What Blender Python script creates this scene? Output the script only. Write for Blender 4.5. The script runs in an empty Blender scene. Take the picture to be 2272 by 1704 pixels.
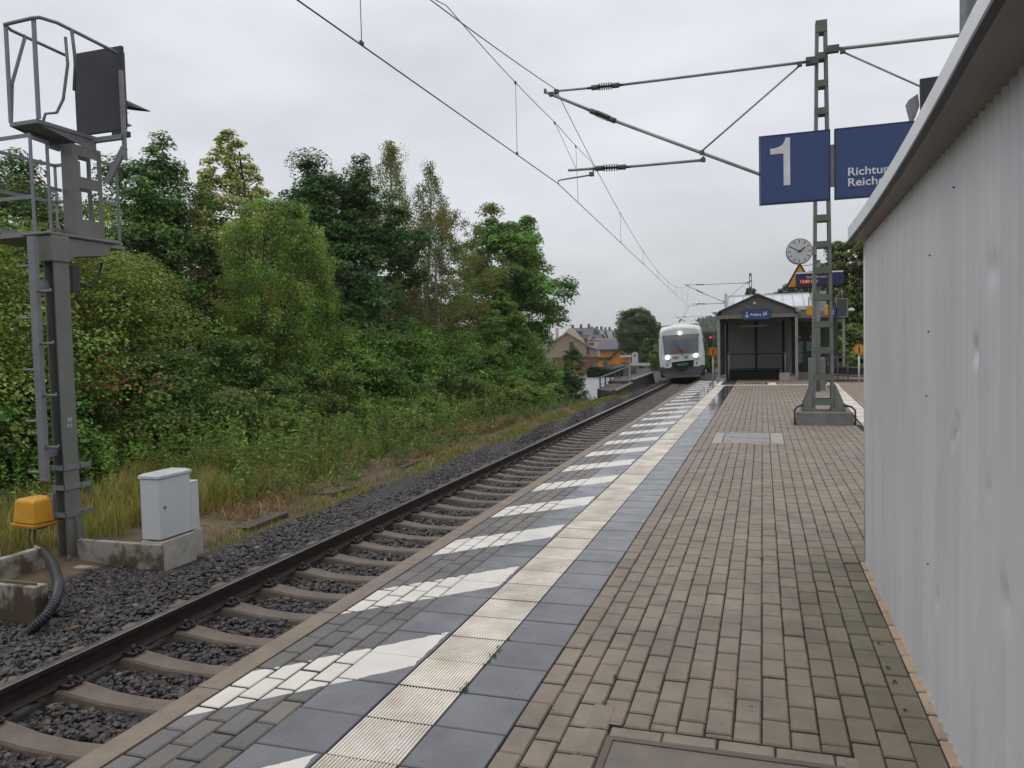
import bpy, bmesh, math, random
import numpy as np
from mathutils import Vector, Matrix
R = math.radians
PI = math.pi
S = bpy.context.scene
C = S.collection
rng = np.random.default_rng(7)
random.seed(7)

# ---------------------------------------------------------------- camera
CAM = dict(f=1712.58, yaw=0.314335, pitch=-0.0468925, roll=-0.0238136, loc=(1.53706, -2.40311, 1.46544))
def cam_axes():
    y, p, r = CAM['yaw'], CAM['pitch'], CAM['roll']
    fw = np.array([-math.sin(y) * math.cos(p), math.cos(y) * math.cos(p), math.sin(p)])
    ri = np.array([math.cos(y), math.sin(y), 0.0])
    up = np.cross(ri, fw)
    return ri * math.cos(r) + up * math.sin(r), -ri * math.sin(r) + up * math.cos(r), fw
_r, _u, _f = cam_axes()
cd = bpy.data.cameras.new('camera')
cam = bpy.data.objects.new('camera', cd)
C.objects.link(cam)
cam.matrix_world = Matrix(((_r[0], _u[0], -_f[0], CAM['loc'][0]), (_r[1], _u[1], -_f[1], CAM['loc'][1]), (_r[2], _u[2], -_f[2], CAM['loc'][2]), (0, 0, 0, 1)))
cd.sensor_fit = 'HORIZONTAL'
cd.sensor_width = 36.0
cd.lens = 36.0 * CAM['f'] / 2272.0
cd.clip_start = 0.05
cd.clip_end = 4000.0
S.camera = cam

# ---------------------------------------------------------------- light
SUN_EL, SUN_AZ = R(58), R(-70)
w = bpy.data.worlds.new('World')
S.world = w
w.use_nodes = True
nt = w.node_tree
nt.nodes.clear()
def N(t, **kw):
    n = nt.nodes.new(t)
    for k, v in kw.items():
        setattr(n, k, v)
    return n
out = N('ShaderNodeOutputWorld'); bg = N('ShaderNodeBackground')
sky = N('ShaderNodeTexSky', sky_type='NISHITA', sun_disc=False)
sky.sun_elevation = SUN_EL; sky.sun_rotation = SUN_AZ
sky.air_density = 1.0; sky.dust_density = 3.0
tc = N('ShaderNodeTexCoord'); sep = N('ShaderNodeSeparateXYZ')
ramp = N('ShaderNodeValToRGB')
ramp.color_ramp.elements[0].position = 0.0; ramp.color_ramp.elements[0].color = (0.545, 0.57, 0.595, 1)
ramp.color_ramp.elements[1].position = 0.75; ramp.color_ramp.elements[1].color = (0.98, 0.99, 1.03, 1)
e = ramp.color_ramp.elements.new(0.16); e.color = (0.62, 0.64, 0.675, 1)
e = ramp.color_ramp.elements.new(0.36); e.color = (0.735, 0.75, 0.80, 1)
mp = N('ShaderNodeMapping'); mp.inputs['Scale'].default_value = (1.0, 1.0, 2.6)
no = N('ShaderNodeTexNoise'); no.inputs['Scale'].default_value = 2.1; no.inputs['Detail'].default_value = 5; no.inputs['Roughness'].default_value = 0.55
nr = N('ShaderNodeMapRange'); nr.inputs['From Min'].default_value = 0.3; nr.inputs['From Max'].default_value = 0.72; nr.inputs['To Min'].default_value = 8.5; nr.inputs['To Max'].default_value = 12.1
mul = N('ShaderNodeVectorMath', operation='SCALE')
mix = N('ShaderNodeMix', data_type='RGBA'); mix.inputs['Factor'].default_value = 0.94
L = nt.links.new
L(tc.outputs['Generated'], sep.inputs[0]); L(sep.outputs['Z'], ramp.inputs[0])
L(tc.outputs['Generated'], mp.inputs[0]); L(mp.outputs[0], no.inputs['Vector']); L(no.outputs['Fac'], nr.inputs['Value'])
L(ramp.outputs[0], mul.inputs[0]); L(nr.outputs[0], mul.inputs['Scale'])
L(sky.outputs[0], mix.inputs['A']); L(mul.outputs[0], mix.inputs['B'])
L(mix.outputs['Result'], bg.inputs['Color']); bg.inputs['Strength'].default_value = 0.1
L(bg.outputs[0], out.inputs[0])
sl = bpy.data.lights.new('sun', 'SUN'); sl.energy = 0.6; sl.angle = R(25); sl.color = (1.0, 0.96, 0.9)
so = bpy.data.objects.new('sun', sl); C.objects.link(so)
sd = Vector((math.sin(SUN_AZ) * math.cos(SUN_EL), math.cos(SUN_AZ) * math.cos(SUN_EL), math.sin(SUN_EL)))
so.rotation_euler = sd.to_track_quat('Z', 'Y').to_euler()
so.location = (0, 0, 30)
S.view_settings.view_transform = 'Standard'
S.view_settings.look = 'None'
S.view_settings.exposure = 0.15
S.view_settings.gamma = 1.0
try:
    S.cycles.max_bounces = 6; S.cycles.transparent_max_bounces = 6
    S.cycles.use_denoising = True
except Exception:
    pass

# ---------------------------------------------------------------- helpers
def srgb(r, g, b):
    f = lambda c: (c / 255 / 12.92) if c / 255 <= 0.04045 else ((c / 255 + 0.055) / 1.055) ** 2.4
    return (f(r), f(g), f(b))
_M = {}
def mat(name, col, rough=0.6, col2=None, nscale=4.0, spread=(0.35, 0.65), bump=0.0, bscale=60.0, metal=0.0, spec=0.5, tint=False, emit=None, estr=1.0, rough2=None, stretch=(1, 1, 1), detail=5, trans=0.0, alpha=None):
    if name in _M:
        return _M[name]
    m = bpy.data.materials.new(name); m.use_nodes = True
    t = m.node_tree; t.nodes.clear(); l = t.links.new
    o = t.nodes.new('ShaderNodeOutputMaterial'); b = t.nodes.new('ShaderNodeBsdfPrincipled')
    b.inputs['Roughness'].default_value = rough; b.inputs['Metallic'].default_value = metal; b.inputs['Specular IOR Level'].default_value = spec
    l(b.outputs[0], o.inputs[0])
    c = t.nodes.new('ShaderNodeTexCoord'); mpn = t.nodes.new('ShaderNodeMapping'); mpn.inputs['Scale'].default_value = stretch
    l(c.outputs['Object'], mpn.inputs[0])
    n = t.nodes.new('ShaderNodeTexNoise'); n.inputs['Scale'].default_value = nscale; n.inputs['Detail'].default_value = detail; n.inputs['Roughness'].default_value = 0.62
    l(mpn.outputs[0], n.inputs['Vector'])
    mr = t.nodes.new('ShaderNodeMapRange'); mr.inputs['From Min'].default_value = spread[0]; mr.inputs['From Max'].default_value = spread[1]
    l(n.outputs['Fac'], mr.inputs['Value'])
    mx = t.nodes.new('ShaderNodeMix'); mx.data_type = 'RGBA'
    c2 = col2 or tuple(x * 0.8 for x in col)
    mx.inputs['A'].default_value = (*col, 1); mx.inputs['B'].default_value = (*c2, 1)
    l(mr.outputs[0], mx.inputs['Factor'])
    last = mx.outputs['Result']
    if tint:
        a = t.nodes.new('ShaderNodeAttribute'); a.attribute_name = 'tint'
        m2 = t.nodes.new('ShaderNodeMix'); m2.data_type = 'RGBA'; m2.blend_type = 'MULTIPLY'; m2.inputs['Factor'].default_value = 1.0
        l(last, m2.inputs['A']); l(a.outputs['Color'], m2.inputs['B']); last = m2.outputs['Result']
    l(last, b.inputs['Base Color'])
    if rough2 is not None:
        r = t.nodes.new('ShaderNodeMapRange'); r.inputs['From Min'].default_value = spread[0]; r.inputs['From Max'].default_value = spread[1]
        r.inputs['To Min'].default_value = rough; r.inputs['To Max'].default_value = rough2
        l(n.outputs['Fac'], r.inputs['Value']); l(r.outputs[0], b.inputs['Roughness'])
    if bump:
        n2 = t.nodes.new('ShaderNodeTexNoise'); n2.inputs['Scale'].default_value = bscale; n2.inputs['Detail'].default_value = 3
        l(c.outputs['Object'], n2.inputs['Vector'])
        bp = t.nodes.new('ShaderNodeBump'); bp.inputs['Strength'].default_value = bump; bp.inputs['Distance'].default_value = 0.01
        l(n2.outputs['Fac'], bp.inputs['Height']); l(bp.outputs[0], b.inputs['Normal'])
    if emit:
        b.inputs['Emission Color'].default_value = (*emit, 1); b.inputs['Emission Strength'].default_value = estr
    if trans:
        b.inputs['Transmission Weight'].default_value = trans
    if alpha is not None:
        b.inputs['Alpha'].default_value = alpha
    _M[name] = m
    return m
def leafmat(name, trans=0.3, rough=0.45):
    m = bpy.data.materials.new(name); m.use_nodes = True
    t = m.node_tree; t.nodes.clear(); l = t.links.new
    o = t.nodes.new('ShaderNodeOutputMaterial'); b = t.nodes.new('ShaderNodeBsdfPrincipled'); tr = t.nodes.new('ShaderNodeBsdfTranslucent'); ms = t.nodes.new('ShaderNodeMixShader')
    a = t.nodes.new('ShaderNodeAttribute'); a.attribute_name = 'tint'
    c = t.nodes.new('ShaderNodeTexCoord'); n = t.nodes.new('ShaderNodeTexNoise'); n.inputs['Scale'].default_value = 9.0
    l(c.outputs['Object'], n.inputs['Vector'])
    hs = t.nodes.new('ShaderNodeHueSaturation'); mr = t.nodes.new('ShaderNodeMapRange'); mr.inputs['To Min'].default_value = 0.8; mr.inputs['To Max'].default_value = 1.2
    l(n.outputs['Fac'], mr.inputs['Value']); l(mr.outputs[0], hs.inputs['Value']); l(a.outputs['Color'], hs.inputs['Color'])
    l(hs.outputs[0], b.inputs['Base Color']); l(hs.outputs[0], tr.inputs['Color'])
    b.inputs['Roughness'].default_value = rough; b.inputs['Specular IOR Level'].default_value = 0.22
    ms.inputs[0].default_value = trans
    l(b.outputs[0], ms.inputs[1]); l(tr.outputs[0], ms.inputs[2]); l(ms.outputs[0], o.inputs[0])
    return m
def tag(o, label=None, cat=None, group=None, kind=None):
    if label: o['label'] = label
    if cat: o['category'] = cat
    if group: o['group'] = group
    if kind: o['kind'] = kind
    return o
def empty(name, loc=(0, 0, 0), rz=0.0, label=None, cat=None, group=None):
    o = bpy.data.objects.new(name, None); C.objects.link(o)
    o.location = loc; o.rotation_euler = (0, 0, rz); o.empty_display_size = 0.3
    return tag(o, label, cat, group)
def copy_tree(o, parent=None):
    c = o.copy(); C.objects.link(c); c.parent = parent
    for ch in o.children:
        copy_tree(ch, c)
    return c
def npmesh(name, V, F, m, parent=None, tint=None, smooth=False):
    me = bpy.data.meshes.new(name)
    V = np.asarray(V, np.float32); F = np.asarray(F, np.int32)
    nv, (nf, k) = len(V), F.shape
    me.vertices.add(nv); me.vertices.foreach_set('co', V.ravel())
    me.loops.add(nf * k); me.loops.foreach_set('vertex_index', F.ravel())
    me.polygons.add(nf); me.polygons.foreach_set('loop_start', np.arange(0, nf * k, k, dtype=np.int32))
    try:
        me.polygons.foreach_set('loop_total', np.full(nf, k, np.int32))
    except Exception:
        pass
    me.polygons.foreach_set('use_smooth', np.full(nf, bool(smooth)))
    if tint is not None:
        t = np.ones((nv, 4), np.float32); t[:, :3] = tint
        at = me.color_attributes.new('tint', 'FLOAT_COLOR', 'POINT'); at.data.foreach_set('color', t.ravel())
    me.update(); me.validate()
    me.materials.append(m)
    o = bpy.data.objects.new(name, me); C.objects.link(o)
    if parent: o.parent = parent
    return o
def wloc(o):
    p = Vector((0, 0, 0))
    while o is not None:
        p = p + Vector(o.location); o = o.parent
    return tuple(p)
class MB:
    def __init__(s):
        s.v = []; s.f = []; s.sm = []
    def add(s, V, F, smooth=False):
        b = len(s.v); s.v += [tuple(map(float, p)) for p in V]; s.f += [tuple(b + i for i in f) for f in F]; s.sm += [smooth] * len(F)
        return s
    def box(s, x0, x1, y0, y1, z0, z1, M=None):
        V = [(x0, y0, z0), (x1, y0, z0), (x1, y1, z0), (x0, y1, z0), (x0, y0, z1), (x1, y0, z1), (x1, y1, z1), (x0, y1, z1)]
        if M is not None: V = [M @ Vector(p) for p in V]
        return s.add(V, [(0, 3, 2, 1), (4, 5, 6, 7), (0, 1, 5, 4), (1, 2, 6, 5), (2, 3, 7, 6), (3, 0, 4, 7)])
    def prism(s, P, d):
        """polygon P (list of 3D points) pushed by vector d"""
        n = len(P); Q = [tuple(np.add(p, d)) for p in P]
        return s.add(list(P) + Q, [tuple(range(n))[::-1], tuple(range(n, 2 * n))] + [(i, (i + 1) % n, n + (i + 1) % n, n + i) for i in range(n)])
    def tube(s, P, r, n=8, smooth=True, cap=True):
        P = [Vector(p) for p in P]; k = len(P); rr = [r] * k if not hasattr(r, '__len__') else list(r)
        V = []; F = []; ref = None
        for i, p in enumerate(P):
            t = (P[min(i + 1, k - 1)] - P[max(i - 1, 0)]).normalized()
            if ref is None or abs(ref.dot(t)) > 0.95:
                ref = Vector((0, 0, 1)) if abs(t.z) < 0.9 else Vector((1, 0, 0))
            a = t.cross(ref).normalized(); b2 = t.cross(a).normalized(); ref = a.cross(t) if False else ref
            for j in range(n):
                an = 2 * PI * j / n
                V.append(p + (a * math.cos(an) + b2 * math.sin(an)) * rr[i])
        for i in range(k - 1):
            for j in range(n):
                F.append((i * n + j, i * n + (j + 1) % n, (i + 1) * n + (j + 1) % n, (i + 1) * n + j))
        s.add(V, F, smooth)
        if cap:
            b = len(s.v) - len(V)
            s.f += [tuple(b + j for j in range(n)), tuple(b + (k - 1) * n + j for j in range(n))[::-1]]; s.sm += [False, False]
        return s
    def bar(s, a, b, w, h, up=(0, 0, 1)):
        """rectangular bar between two points, w across, h along up"""
        a, b, up = Vector(a), Vector(b), Vector(up); t = (b - a).normalized()
        x = t.cross(up); x = (x if x.length > 1e-4 else t.cross(Vector((1, 0, 0)))).normalized(); u = x.cross(t).normalized()
        V = [p + x * (i * w / 2) + u * (j * h / 2) for p in (a, b) for i, j in ((-1, -1), (1, -1), (1, 1), (-1, 1))]
        return s.add(V, [(0, 1, 2, 3), (7, 6, 5, 4), (0, 4, 5, 1), (1, 5, 6, 2), (2, 6, 7, 3), (3, 7, 4, 0)])
    def disc(s, c, r, axis, t, n=28):
        """short cylinder centred at c along axis, thickness t"""
        a = Vector(axis).normalized() * (t / 2); c = Vector(c)
        return s.tube([c - a, c + a], r, n)
    def ball(s, c, r, n=10, sc=(1, 1, 1)):
        V = []; F = []
        for i in range(n + 1):
            th = PI * i / n
            for j in range(2 * n):
                ph = PI * j / n
                V.append((c[0] + r * sc[0] * math.sin(th) * math.cos(ph), c[1] + r * sc[1] * math.sin(th) * math.sin(ph), c[2] + r * sc[2] * math.cos(th)))
        for i in range(n):
            for j in range(2 * n):
                F.append((i * 2 * n + j, i * 2 * n + (j + 1) % (2 * n), (i + 1) * 2 * n + (j + 1) % (2 * n), (i + 1) * 2 * n + j))
        return s.add(V, F, True)
    def build(s, name, m, parent=None, bevel=0.0, seg=2, origin=None, local=False):
        me = bpy.data.meshes.new(name)
        V = s.v
        off = np.array(origin) if origin is not None else np.zeros(3)
        if parent is not None and not local: off = off + np.array(wloc(parent))
        V = [tuple(np.subtract(p, off)) for p in V]
        me.from_pydata(V, [], s.f); me.polygons.foreach_set('use_smooth', s.sm)
        me.materials.append(m)
        bm = bmesh.new(); bm.from_mesh(me); bmesh.ops.recalc_face_normals(bm, faces=bm.faces[:]); bm.to_mesh(me); bm.free()
        me.update()
        o = bpy.data.objects.new(name, me); C.objects.link(o)
        if parent: o.parent = parent
        if origin is not None: o.location = origin
        if bevel:
            b = o.modifiers.new('bevel', 'BEVEL'); b.width = bevel; b.segments = seg; b.limit_method = 'ANGLE'; b.angle_limit = R(40)
        return o
def text(name, s, size, m, loc, parent, rot=(PI / 2, 0, 0), ext=0.002, align='LEFT', sx=1.0, bold=0.0, local=False):
    cu = bpy.data.curves.new(name, 'FONT'); cu.body = s; cu.size = size; cu.extrude = ext; cu.align_x = align; cu.offset = bold
    t = bpy.data.objects.new('tmp', cu); C.objects.link(t); bpy.context.view_layer.update()
    me = bpy.data.meshes.new_from_object(t.evaluated_get(bpy.context.evaluated_depsgraph_get()))
    bpy.data.objects.remove(t); bpy.data.curves.remove(cu)
    me.materials.clear(); me.materials.append(m)
    o = bpy.data.objects.new(name, me); C.objects.link(o)
    o.location = tuple(np.subtract(loc, wloc(parent))) if (parent and not local) else loc
    o.rotation_euler = rot; o.scale = (sx, 1, 1)
    if parent: o.parent = parent
    return o
def sstep(x, a, b):
    t = np.clip((x - a) / (b - a), 0, 1); return t * t * (3 - 2 * t)
def railx(y): return -3.235 - 0.0145 * y - 0.0026 * np.maximum(np.asarray(y, float) - 42, 0) ** 2        # gauge side of the far rail, curving away behind the railcar
def railz(y): return -0.70 - 0.004 * np.maximum(y, 0)

# ---------------------------------------------------------------- terrain
def hgt(x, y):
    x = np.asarray(x, float); y = np.asarray(y, float)
    left = -1.07 - 0.004 * np.clip(y, 0, 60) * (1 - sstep(-x, 5.2, 6.4)) + 0.10 * sstep(-x, 5.15, 5.7) + 0.10 * sstep(-x, 6.0, 12.0) + 0.05 * np.sin(x * 1.3 + y * 0.7) * sstep(-x, 5.4, 7)
    drop = -1.12 * sstep(y, 29, 43) - 1.5 * sstep(y, 80, 135) - 1.2 * sstep(y, 140, 200)
    left = left + drop * sstep(-x, 5.5, 6.4)
    right = -1.0 + 1.6 * sstep(x, 9, 16)
    far = 8.0 * sstep(y, 260, 420)
    z = np.where(x < -4.9, left, np.where(x > 6, right, -1.5))
    return z + np.where(np.abs(x) > 0, far, 0)
gx = np.unique(np.concatenate([np.linspace(-500, -60, 23), np.linspace(-60, -16, 45), np.linspace(-16, -4, 61), np.linspace(-4, 20, 25), np.linspace(20, 500, 25)]))
gy = np.unique(np.concatenate([np.linspace(-60, -4, 15), np.linspace(-4, 60, 129), np.linspace(60, 210, 61), np.linspace(210, 900, 24)]))
X, Y = np.meshgrid(gx, gy)
V = np.stack([X, Y, hgt(X, Y)], -1).reshape(-1, 3)
nx, ny = len(gx), len(gy)
i = np.arange(nx - 1)[None, :] + nx * np.arange(ny - 1)[:, None]
F = np.stack([i, i + 1, i + 1 + nx, i + nx], -1).reshape(-1, 4)
mt = mat('earth_and_straw', (0.060, 0.048, 0.028), 0.95, (0.145, 0.098, 0.055), 1.6, (0.34, 0.66), 1.0, 40, detail=12)
tag(npmesh('ground', V, F, mt, smooth=True), kind='structure')

# track bed: the compacted stone the loose gravel lies on
m_bal = mat('ballast_stone', (0.010, 0.010, 0.010), 0.7, (0.022, 0.019, 0.017), 22, (0.35, 0.6), 1.0, 34, detail=8)
ys = np.linspace(-8, 130, 139)
prof = [(-6.3, -2.4), (-5.15, -1.03), (-4.5, -0.960), (-3.6, -0.950), (-2.9, -0.968), (-1.9, -0.968), (-0.7, -0.968)]
V = []; 
for y in ys:
    for k, (x, z) in enumerate(prof):
        dx = float(railx(y)) + 3.235 if k < 6 else 0
        V.append((x + dx, y, z + (railz(y) + 0.70)))
n = len(prof)
F = [(a * n + b, a * n + b + 1, (a + 1) * n + b + 1, (a + 1) * n + b) for a in range(len(ys) - 1) for b in range(n - 1)]
tag(npmesh('track_bed', V, F, m_bal, smooth=True), kind='structure')

# loose gravel
def stones(nm, n, x0, x1, y0, y1, smin, smax, skew=True, seed=1):
    g = np.random.default_rng(seed)
    t = (1 + 5 ** .5) / 2
    iv = np.array([(-1, t, 0), (1, t, 0), (-1, -t, 0), (1, -t, 0), (0, -1, t), (0, 1, t), (0, -1, -t), (0, 1, -t), (t, 0, -1), (t, 0, 1), (-t, 0, -1), (-t, 0, 1)], float)
    iv /= np.linalg.norm(iv, axis=1)[:, None]
    fi = np.array([(0, 11, 5), (0, 5, 1), (0, 1, 7), (0, 7, 10), (0, 10, 11), (1, 5, 9), (5, 11, 4), (11, 10, 2), (10, 7, 6), (7, 1, 8), (3, 9, 4), (3, 4, 2), (3, 2, 6), (3, 6, 8), (3, 8, 9), (4, 9, 5), (2, 4, 11), (6, 2, 10), (8, 6, 7), (9, 8, 1)])
    y = g.uniform(y0, y1, n); x = g.uniform(x0, x1, n)
    if skew: x = x + railx(y) + 3.235
    edge = -4.98 + railx(y) + 3.235 + 0.12 * np.sin(y * 1.7) + 0.08 * np.sin(y * 4.1)
    edge = np.where(y < 4.62, -6.35, edge)
    # leave the sleepers and the rail free
    ph = ((y - SL0 + 0.3) % 0.6) - 0.3
    rx = railx(y)
    on_sl = (np.abs(ph) < 0.125) & (x > rx - 0.5) & (x < rx + 2.1)
    on_sl &= g.random(n) > 0.03
    on_rail = (np.abs(x - (rx - 0.035)) < 0.10) | (np.abs(x - (rx + 1.47)) < 0.10)
    keep = ~((x < -4.66) & (y < 3.18) & (y > 2.78)) & ~(on_sl | on_rail) & (x > edge + np.abs(g.normal(0, .12, n)) - .1)
    x = x[keep]; y = y[keep]; n = len(x)
    z = np.where(x < railx(y), -0.935 + 0.03 * np.sin(x * 5 + y), -0.944) + (railz(y) + 0.70)
    z = np.where(x < -4.3 - 0.0145 * y, z - np.where(y < 4.7, .03, .12) * (-4.3 - 0.0145 * y - x), z)
    z += g.uniform(-0.022, 0.02, n)
    s = smin + (smax - smin) * g.random(n) ** 1.6
    P = iv[None] * (1 + g.uniform(-0.34, 0.30, (n, 12, 1)))
    P *= np.stack([g.uniform(.7, 1.25, n), g.uniform(.55, 1.0, n), g.uniform(.40, .75, n)], -1)[:, None, :]
    a = g.uniform(0, 2 * PI, n); b = g.normal(0, .45, n)
    ca, sa, cb, sb = np.cos(a), np.sin(a), np.cos(b), np.sin(b)
    Rm = np.stack([np.stack([ca, -sa * cb, sa * sb], -1), np.stack([sa, ca * cb, -ca * sb], -1), np.stack([0 * a, sb, cb], -1)], 1)
    P = np.einsum('nij,nkj->nki', Rm, P) * (s / 2)[:, None, None]
    P += np.stack([x, y, z], -1)[:, None, :]
    kind = g.random(n)
    col = np.array([1.0, 1.0, 1.06])[None] * g.uniform(.55, 1.25, n)[:, None]
    col = np.where((kind > .62)[:, None], np.array([1.25, .98, .88]) * g.uniform(.6, 1.3, n)[:, None], col)
    col = np.where((kind > .90)[:, None], np.array([1.9, 1.7, 1.5]) * g.uniform(.7, 1.3, n)[:, None], col)
    col = np.where((kind > .955)[:, None], np.array([2.9, 1.55, .85]) * g.uniform(.7, 1.3, n)[:, None], col)
    col = np.where((kind > .982)[:, None], np.array([3.6, 3.2, 2.6]) * g.uniform(.7, 1.4, n)[:, None], col)
    tint = np.repeat(col, 12, 0)
    F = (fi[None] + 12 * np.arange(n)[:, None, None]).reshape(-1, 3)
    return npmesh(nm, P.reshape(-1, 3), F, m_stone, tint=tint)
SL0 = 1.16
m_stone = mat('wet_gravel', (0.026, 0.026, 0.029), 0.38, (0.046, 0.041, 0.037), 30, (0.3, 0.7), 0.35, 160, tint=True, rough2=0.6)
g = stones('gravel', 70000, -5.2, -2.0, -1.4, 16, .022, .088, seed=3)
stones_extra = (-6.35, -4.8)
g2 = stones('gravel', 12000, -6.35, -4.8, 1.2, 4.66, .028, .074, skew=False, seed=8); tag(g2, 'dark wet gravel between the concrete trough and the signal foot', 'gravel', kind='stuff')
tag(g, 'dark wet ballast gravel beside and between the near rails', 'gravel', kind='stuff')
g = stones('gravel', 24000, -5.2, -1.5, 16, 62, .05, .095, seed=4)
tag(g, 'dark ballast gravel of the track farther off towards the train', 'gravel', kind='stuff')

# ---------------------------------------------------------------- rails and sleepers
def rail(name, xo, label):
    # flat-bottom profile, xo = shift of the gauge face from the far rail's; mirrored outward
    sgn = -1 if xo == 0 else 1
    P = [(0.0, 0.0), (0.010, 0.004), (0.062, 0.004), (0.072, -0.004), (0.072, -0.034), (0.045, -0.046), (0.044, -0.135), (0.105, -0.152), (0.111, -0.156), (0.111, -0.168), (-0.039, -0.168), (-0.039, -0.156), (-0.033, -0.152), (0.028, -0.135), (0.027, -0.046), (0.0, -0.034)]
    yy = np.concatenate([np.linspace(-8, 60, 69), np.linspace(64, 130, 12)])
    n = len(P); V = []
    for y in yy:
        for a, b in P:
            V.append((railx(y) + xo + sgn * a, y, railz(y) + b))
    side = [(k * n + j, k * n + (j + 1) % n, (k + 1) * n + (j + 1) % n, (k + 1) * n + j) for k in range(len(yy) - 1) for j in range(n)]
    head = [f for f in side if f[0] % n in (0, 1, 2)]
    body = [f for f in side if f[0] % n not in (0, 1, 2)]
    root = empty(name, (railx(0) + xo, 0, -0.87), 0, label, 'rail', 'rails of the track')
    for nm, fs, m in (('rail_body', body, m_rust), ('running_surface', head, m_head)):
        mb = MB(); mb.add(V, fs); mb.build(nm, m, root)
m_rust = mat('rusty_rail', (0.014, 0.009, 0.008), 0.6, (0.030, 0.016, 0.012), 9, (0.3, 0.7), 0.25, 90)
m_head = mat('polished_rail', (0.20, 0.19, 0.18), 0.30, (0.12, 0.10, 0.09), 6, (0.4, 0.7), metal=0.85)
rail('rail', 0.0, 'rusty steel rail lying beside the open gravel, the farther one from the platform')
rail('rail', 1.435, 'rusty steel rail lying close under the platform edge')
m_slp = mat('sleeper_concrete', (0.165, 0.130, 0.098), 0.7, (0.095, 0.076, 0.060), 5, (0.3, 0.7), 0.4, 70)
m_clip = mat('clip_steel', (0.035, 0.030, 0.028), 0.6)
def make_sleeper():
    # top profile along the length: raised ends, dished middle
    xs = [-1.3, -1.15, -1.0, -0.62, -0.52, -0.3, 0.0, 0.3, 0.52, 0.62, 1.0, 1.15, 1.3]
    zt = [-0.02, -0.01, -0.005, 0.012, 0.0, -0.030, -0.042, -0.030, 0.0, 0.012, -0.005, -0.01, -0.02]
    wt = [.082, .082, .088, .088, .088, .080, .074, .080, .088, .088, .088, .082, .082]
    V = []
    for x, z, ww in zip(xs, zt, wt):
        V += [(x, -ww - .045, -0.21), (x, -ww - 0.012, z - 0.018), (x, -ww, z), (x, ww, z), (x, ww + 0.012, z - 0.018), (x, ww + .045, -0.21)]
    F = [(k * 6 + j, k * 6 + j + 1, k * 6 + 7 + j, k * 6 + 6 + j) for k in range(len(xs) - 1) for j in range(5)]
    F += [tuple(range(6)), tuple(range(72, 78))]
    mb = MB(); mb.add(V, F)
    o = mb.build('sleeper', m_slp)
    for rx0 in (-0.7525, 0.7525):
        for sd2 in (-1, 1):
            c = MB(); x = rx0 + sd2 * 0.105
            c.box(x - .045, x + .045, -.065, .065, 0.0, 0.03)
            c.tube([(x - .03 * sd2, -.07, .045), (x + .05 * sd2, -.06, .035), (x + .055 * sd2, -.02, .03), (x - .01 * sd2, 0, .055), (x + .055 * sd2, .02, .03), (x + .05 * sd2, .06, .035), (x - .03 * sd2, .07, .045)], .012, 6)
            c.tube([(x, 0, .03), (x, 0, .085)], .018, 6)
            c.build('rail_clip', m_clip, o, local=True)
    return o
sl0 = make_sleeper()
ky = 0
for k in range(-8, 92):
    y = SL0 + 0.6 * k
    if y > 56: break
    o = sl0 if ky == 0 else copy_tree(sl0)
    ky += 1
    o.location = (railx(y) + 0.7175, y + random.uniform(-.012, .012), railz(y) - 0.176 + random.uniform(-.004, .004)); o.rotation_euler = (0, 0, 0.0145 + random.uniform(-.006, .006))
    tag(o, 'dished grey concrete sleeper lying in the dark gravel under both rails', 'sleeper', 'concrete sleepers of the track')

# ---------------------------------------------------------------- platform
m_pl = mat('platform_concrete', (0.075, 0.070, 0.064), 0.85, (0.045, 0.042, 0.038), 3, bump=.4)
mb = MB()
mb.box(-0.78, 4.9, -8, 28.9, -1.3, -0.095)
mb.box(-0.12, 4.9, 28.9, 60, -1.3, -0.03)
tag(mb.build('platform', m_pl), kind='structure')
mb = MB(); mb.box(2.85, 6.5, 28.9, 60, -.2, -.012); tag(mb.build('path', mat('tan_paving', (.20, .165, .13), .6, (.15, .125, .10), 3)), kind='structure')
m_joint = mat('joint_dirt', (0.018, 0.015, 0.012), 0.95, (0.030, 0.036, 0.012), 1.3, (0.52, 0.68), 0.5, 90)
mb = MB(); mb.box(-0.74, 4.88, -8, 28.88, -0.09, -0.0095)
tag(mb.build('paving_bed', m_joint), kind='structure')

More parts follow.
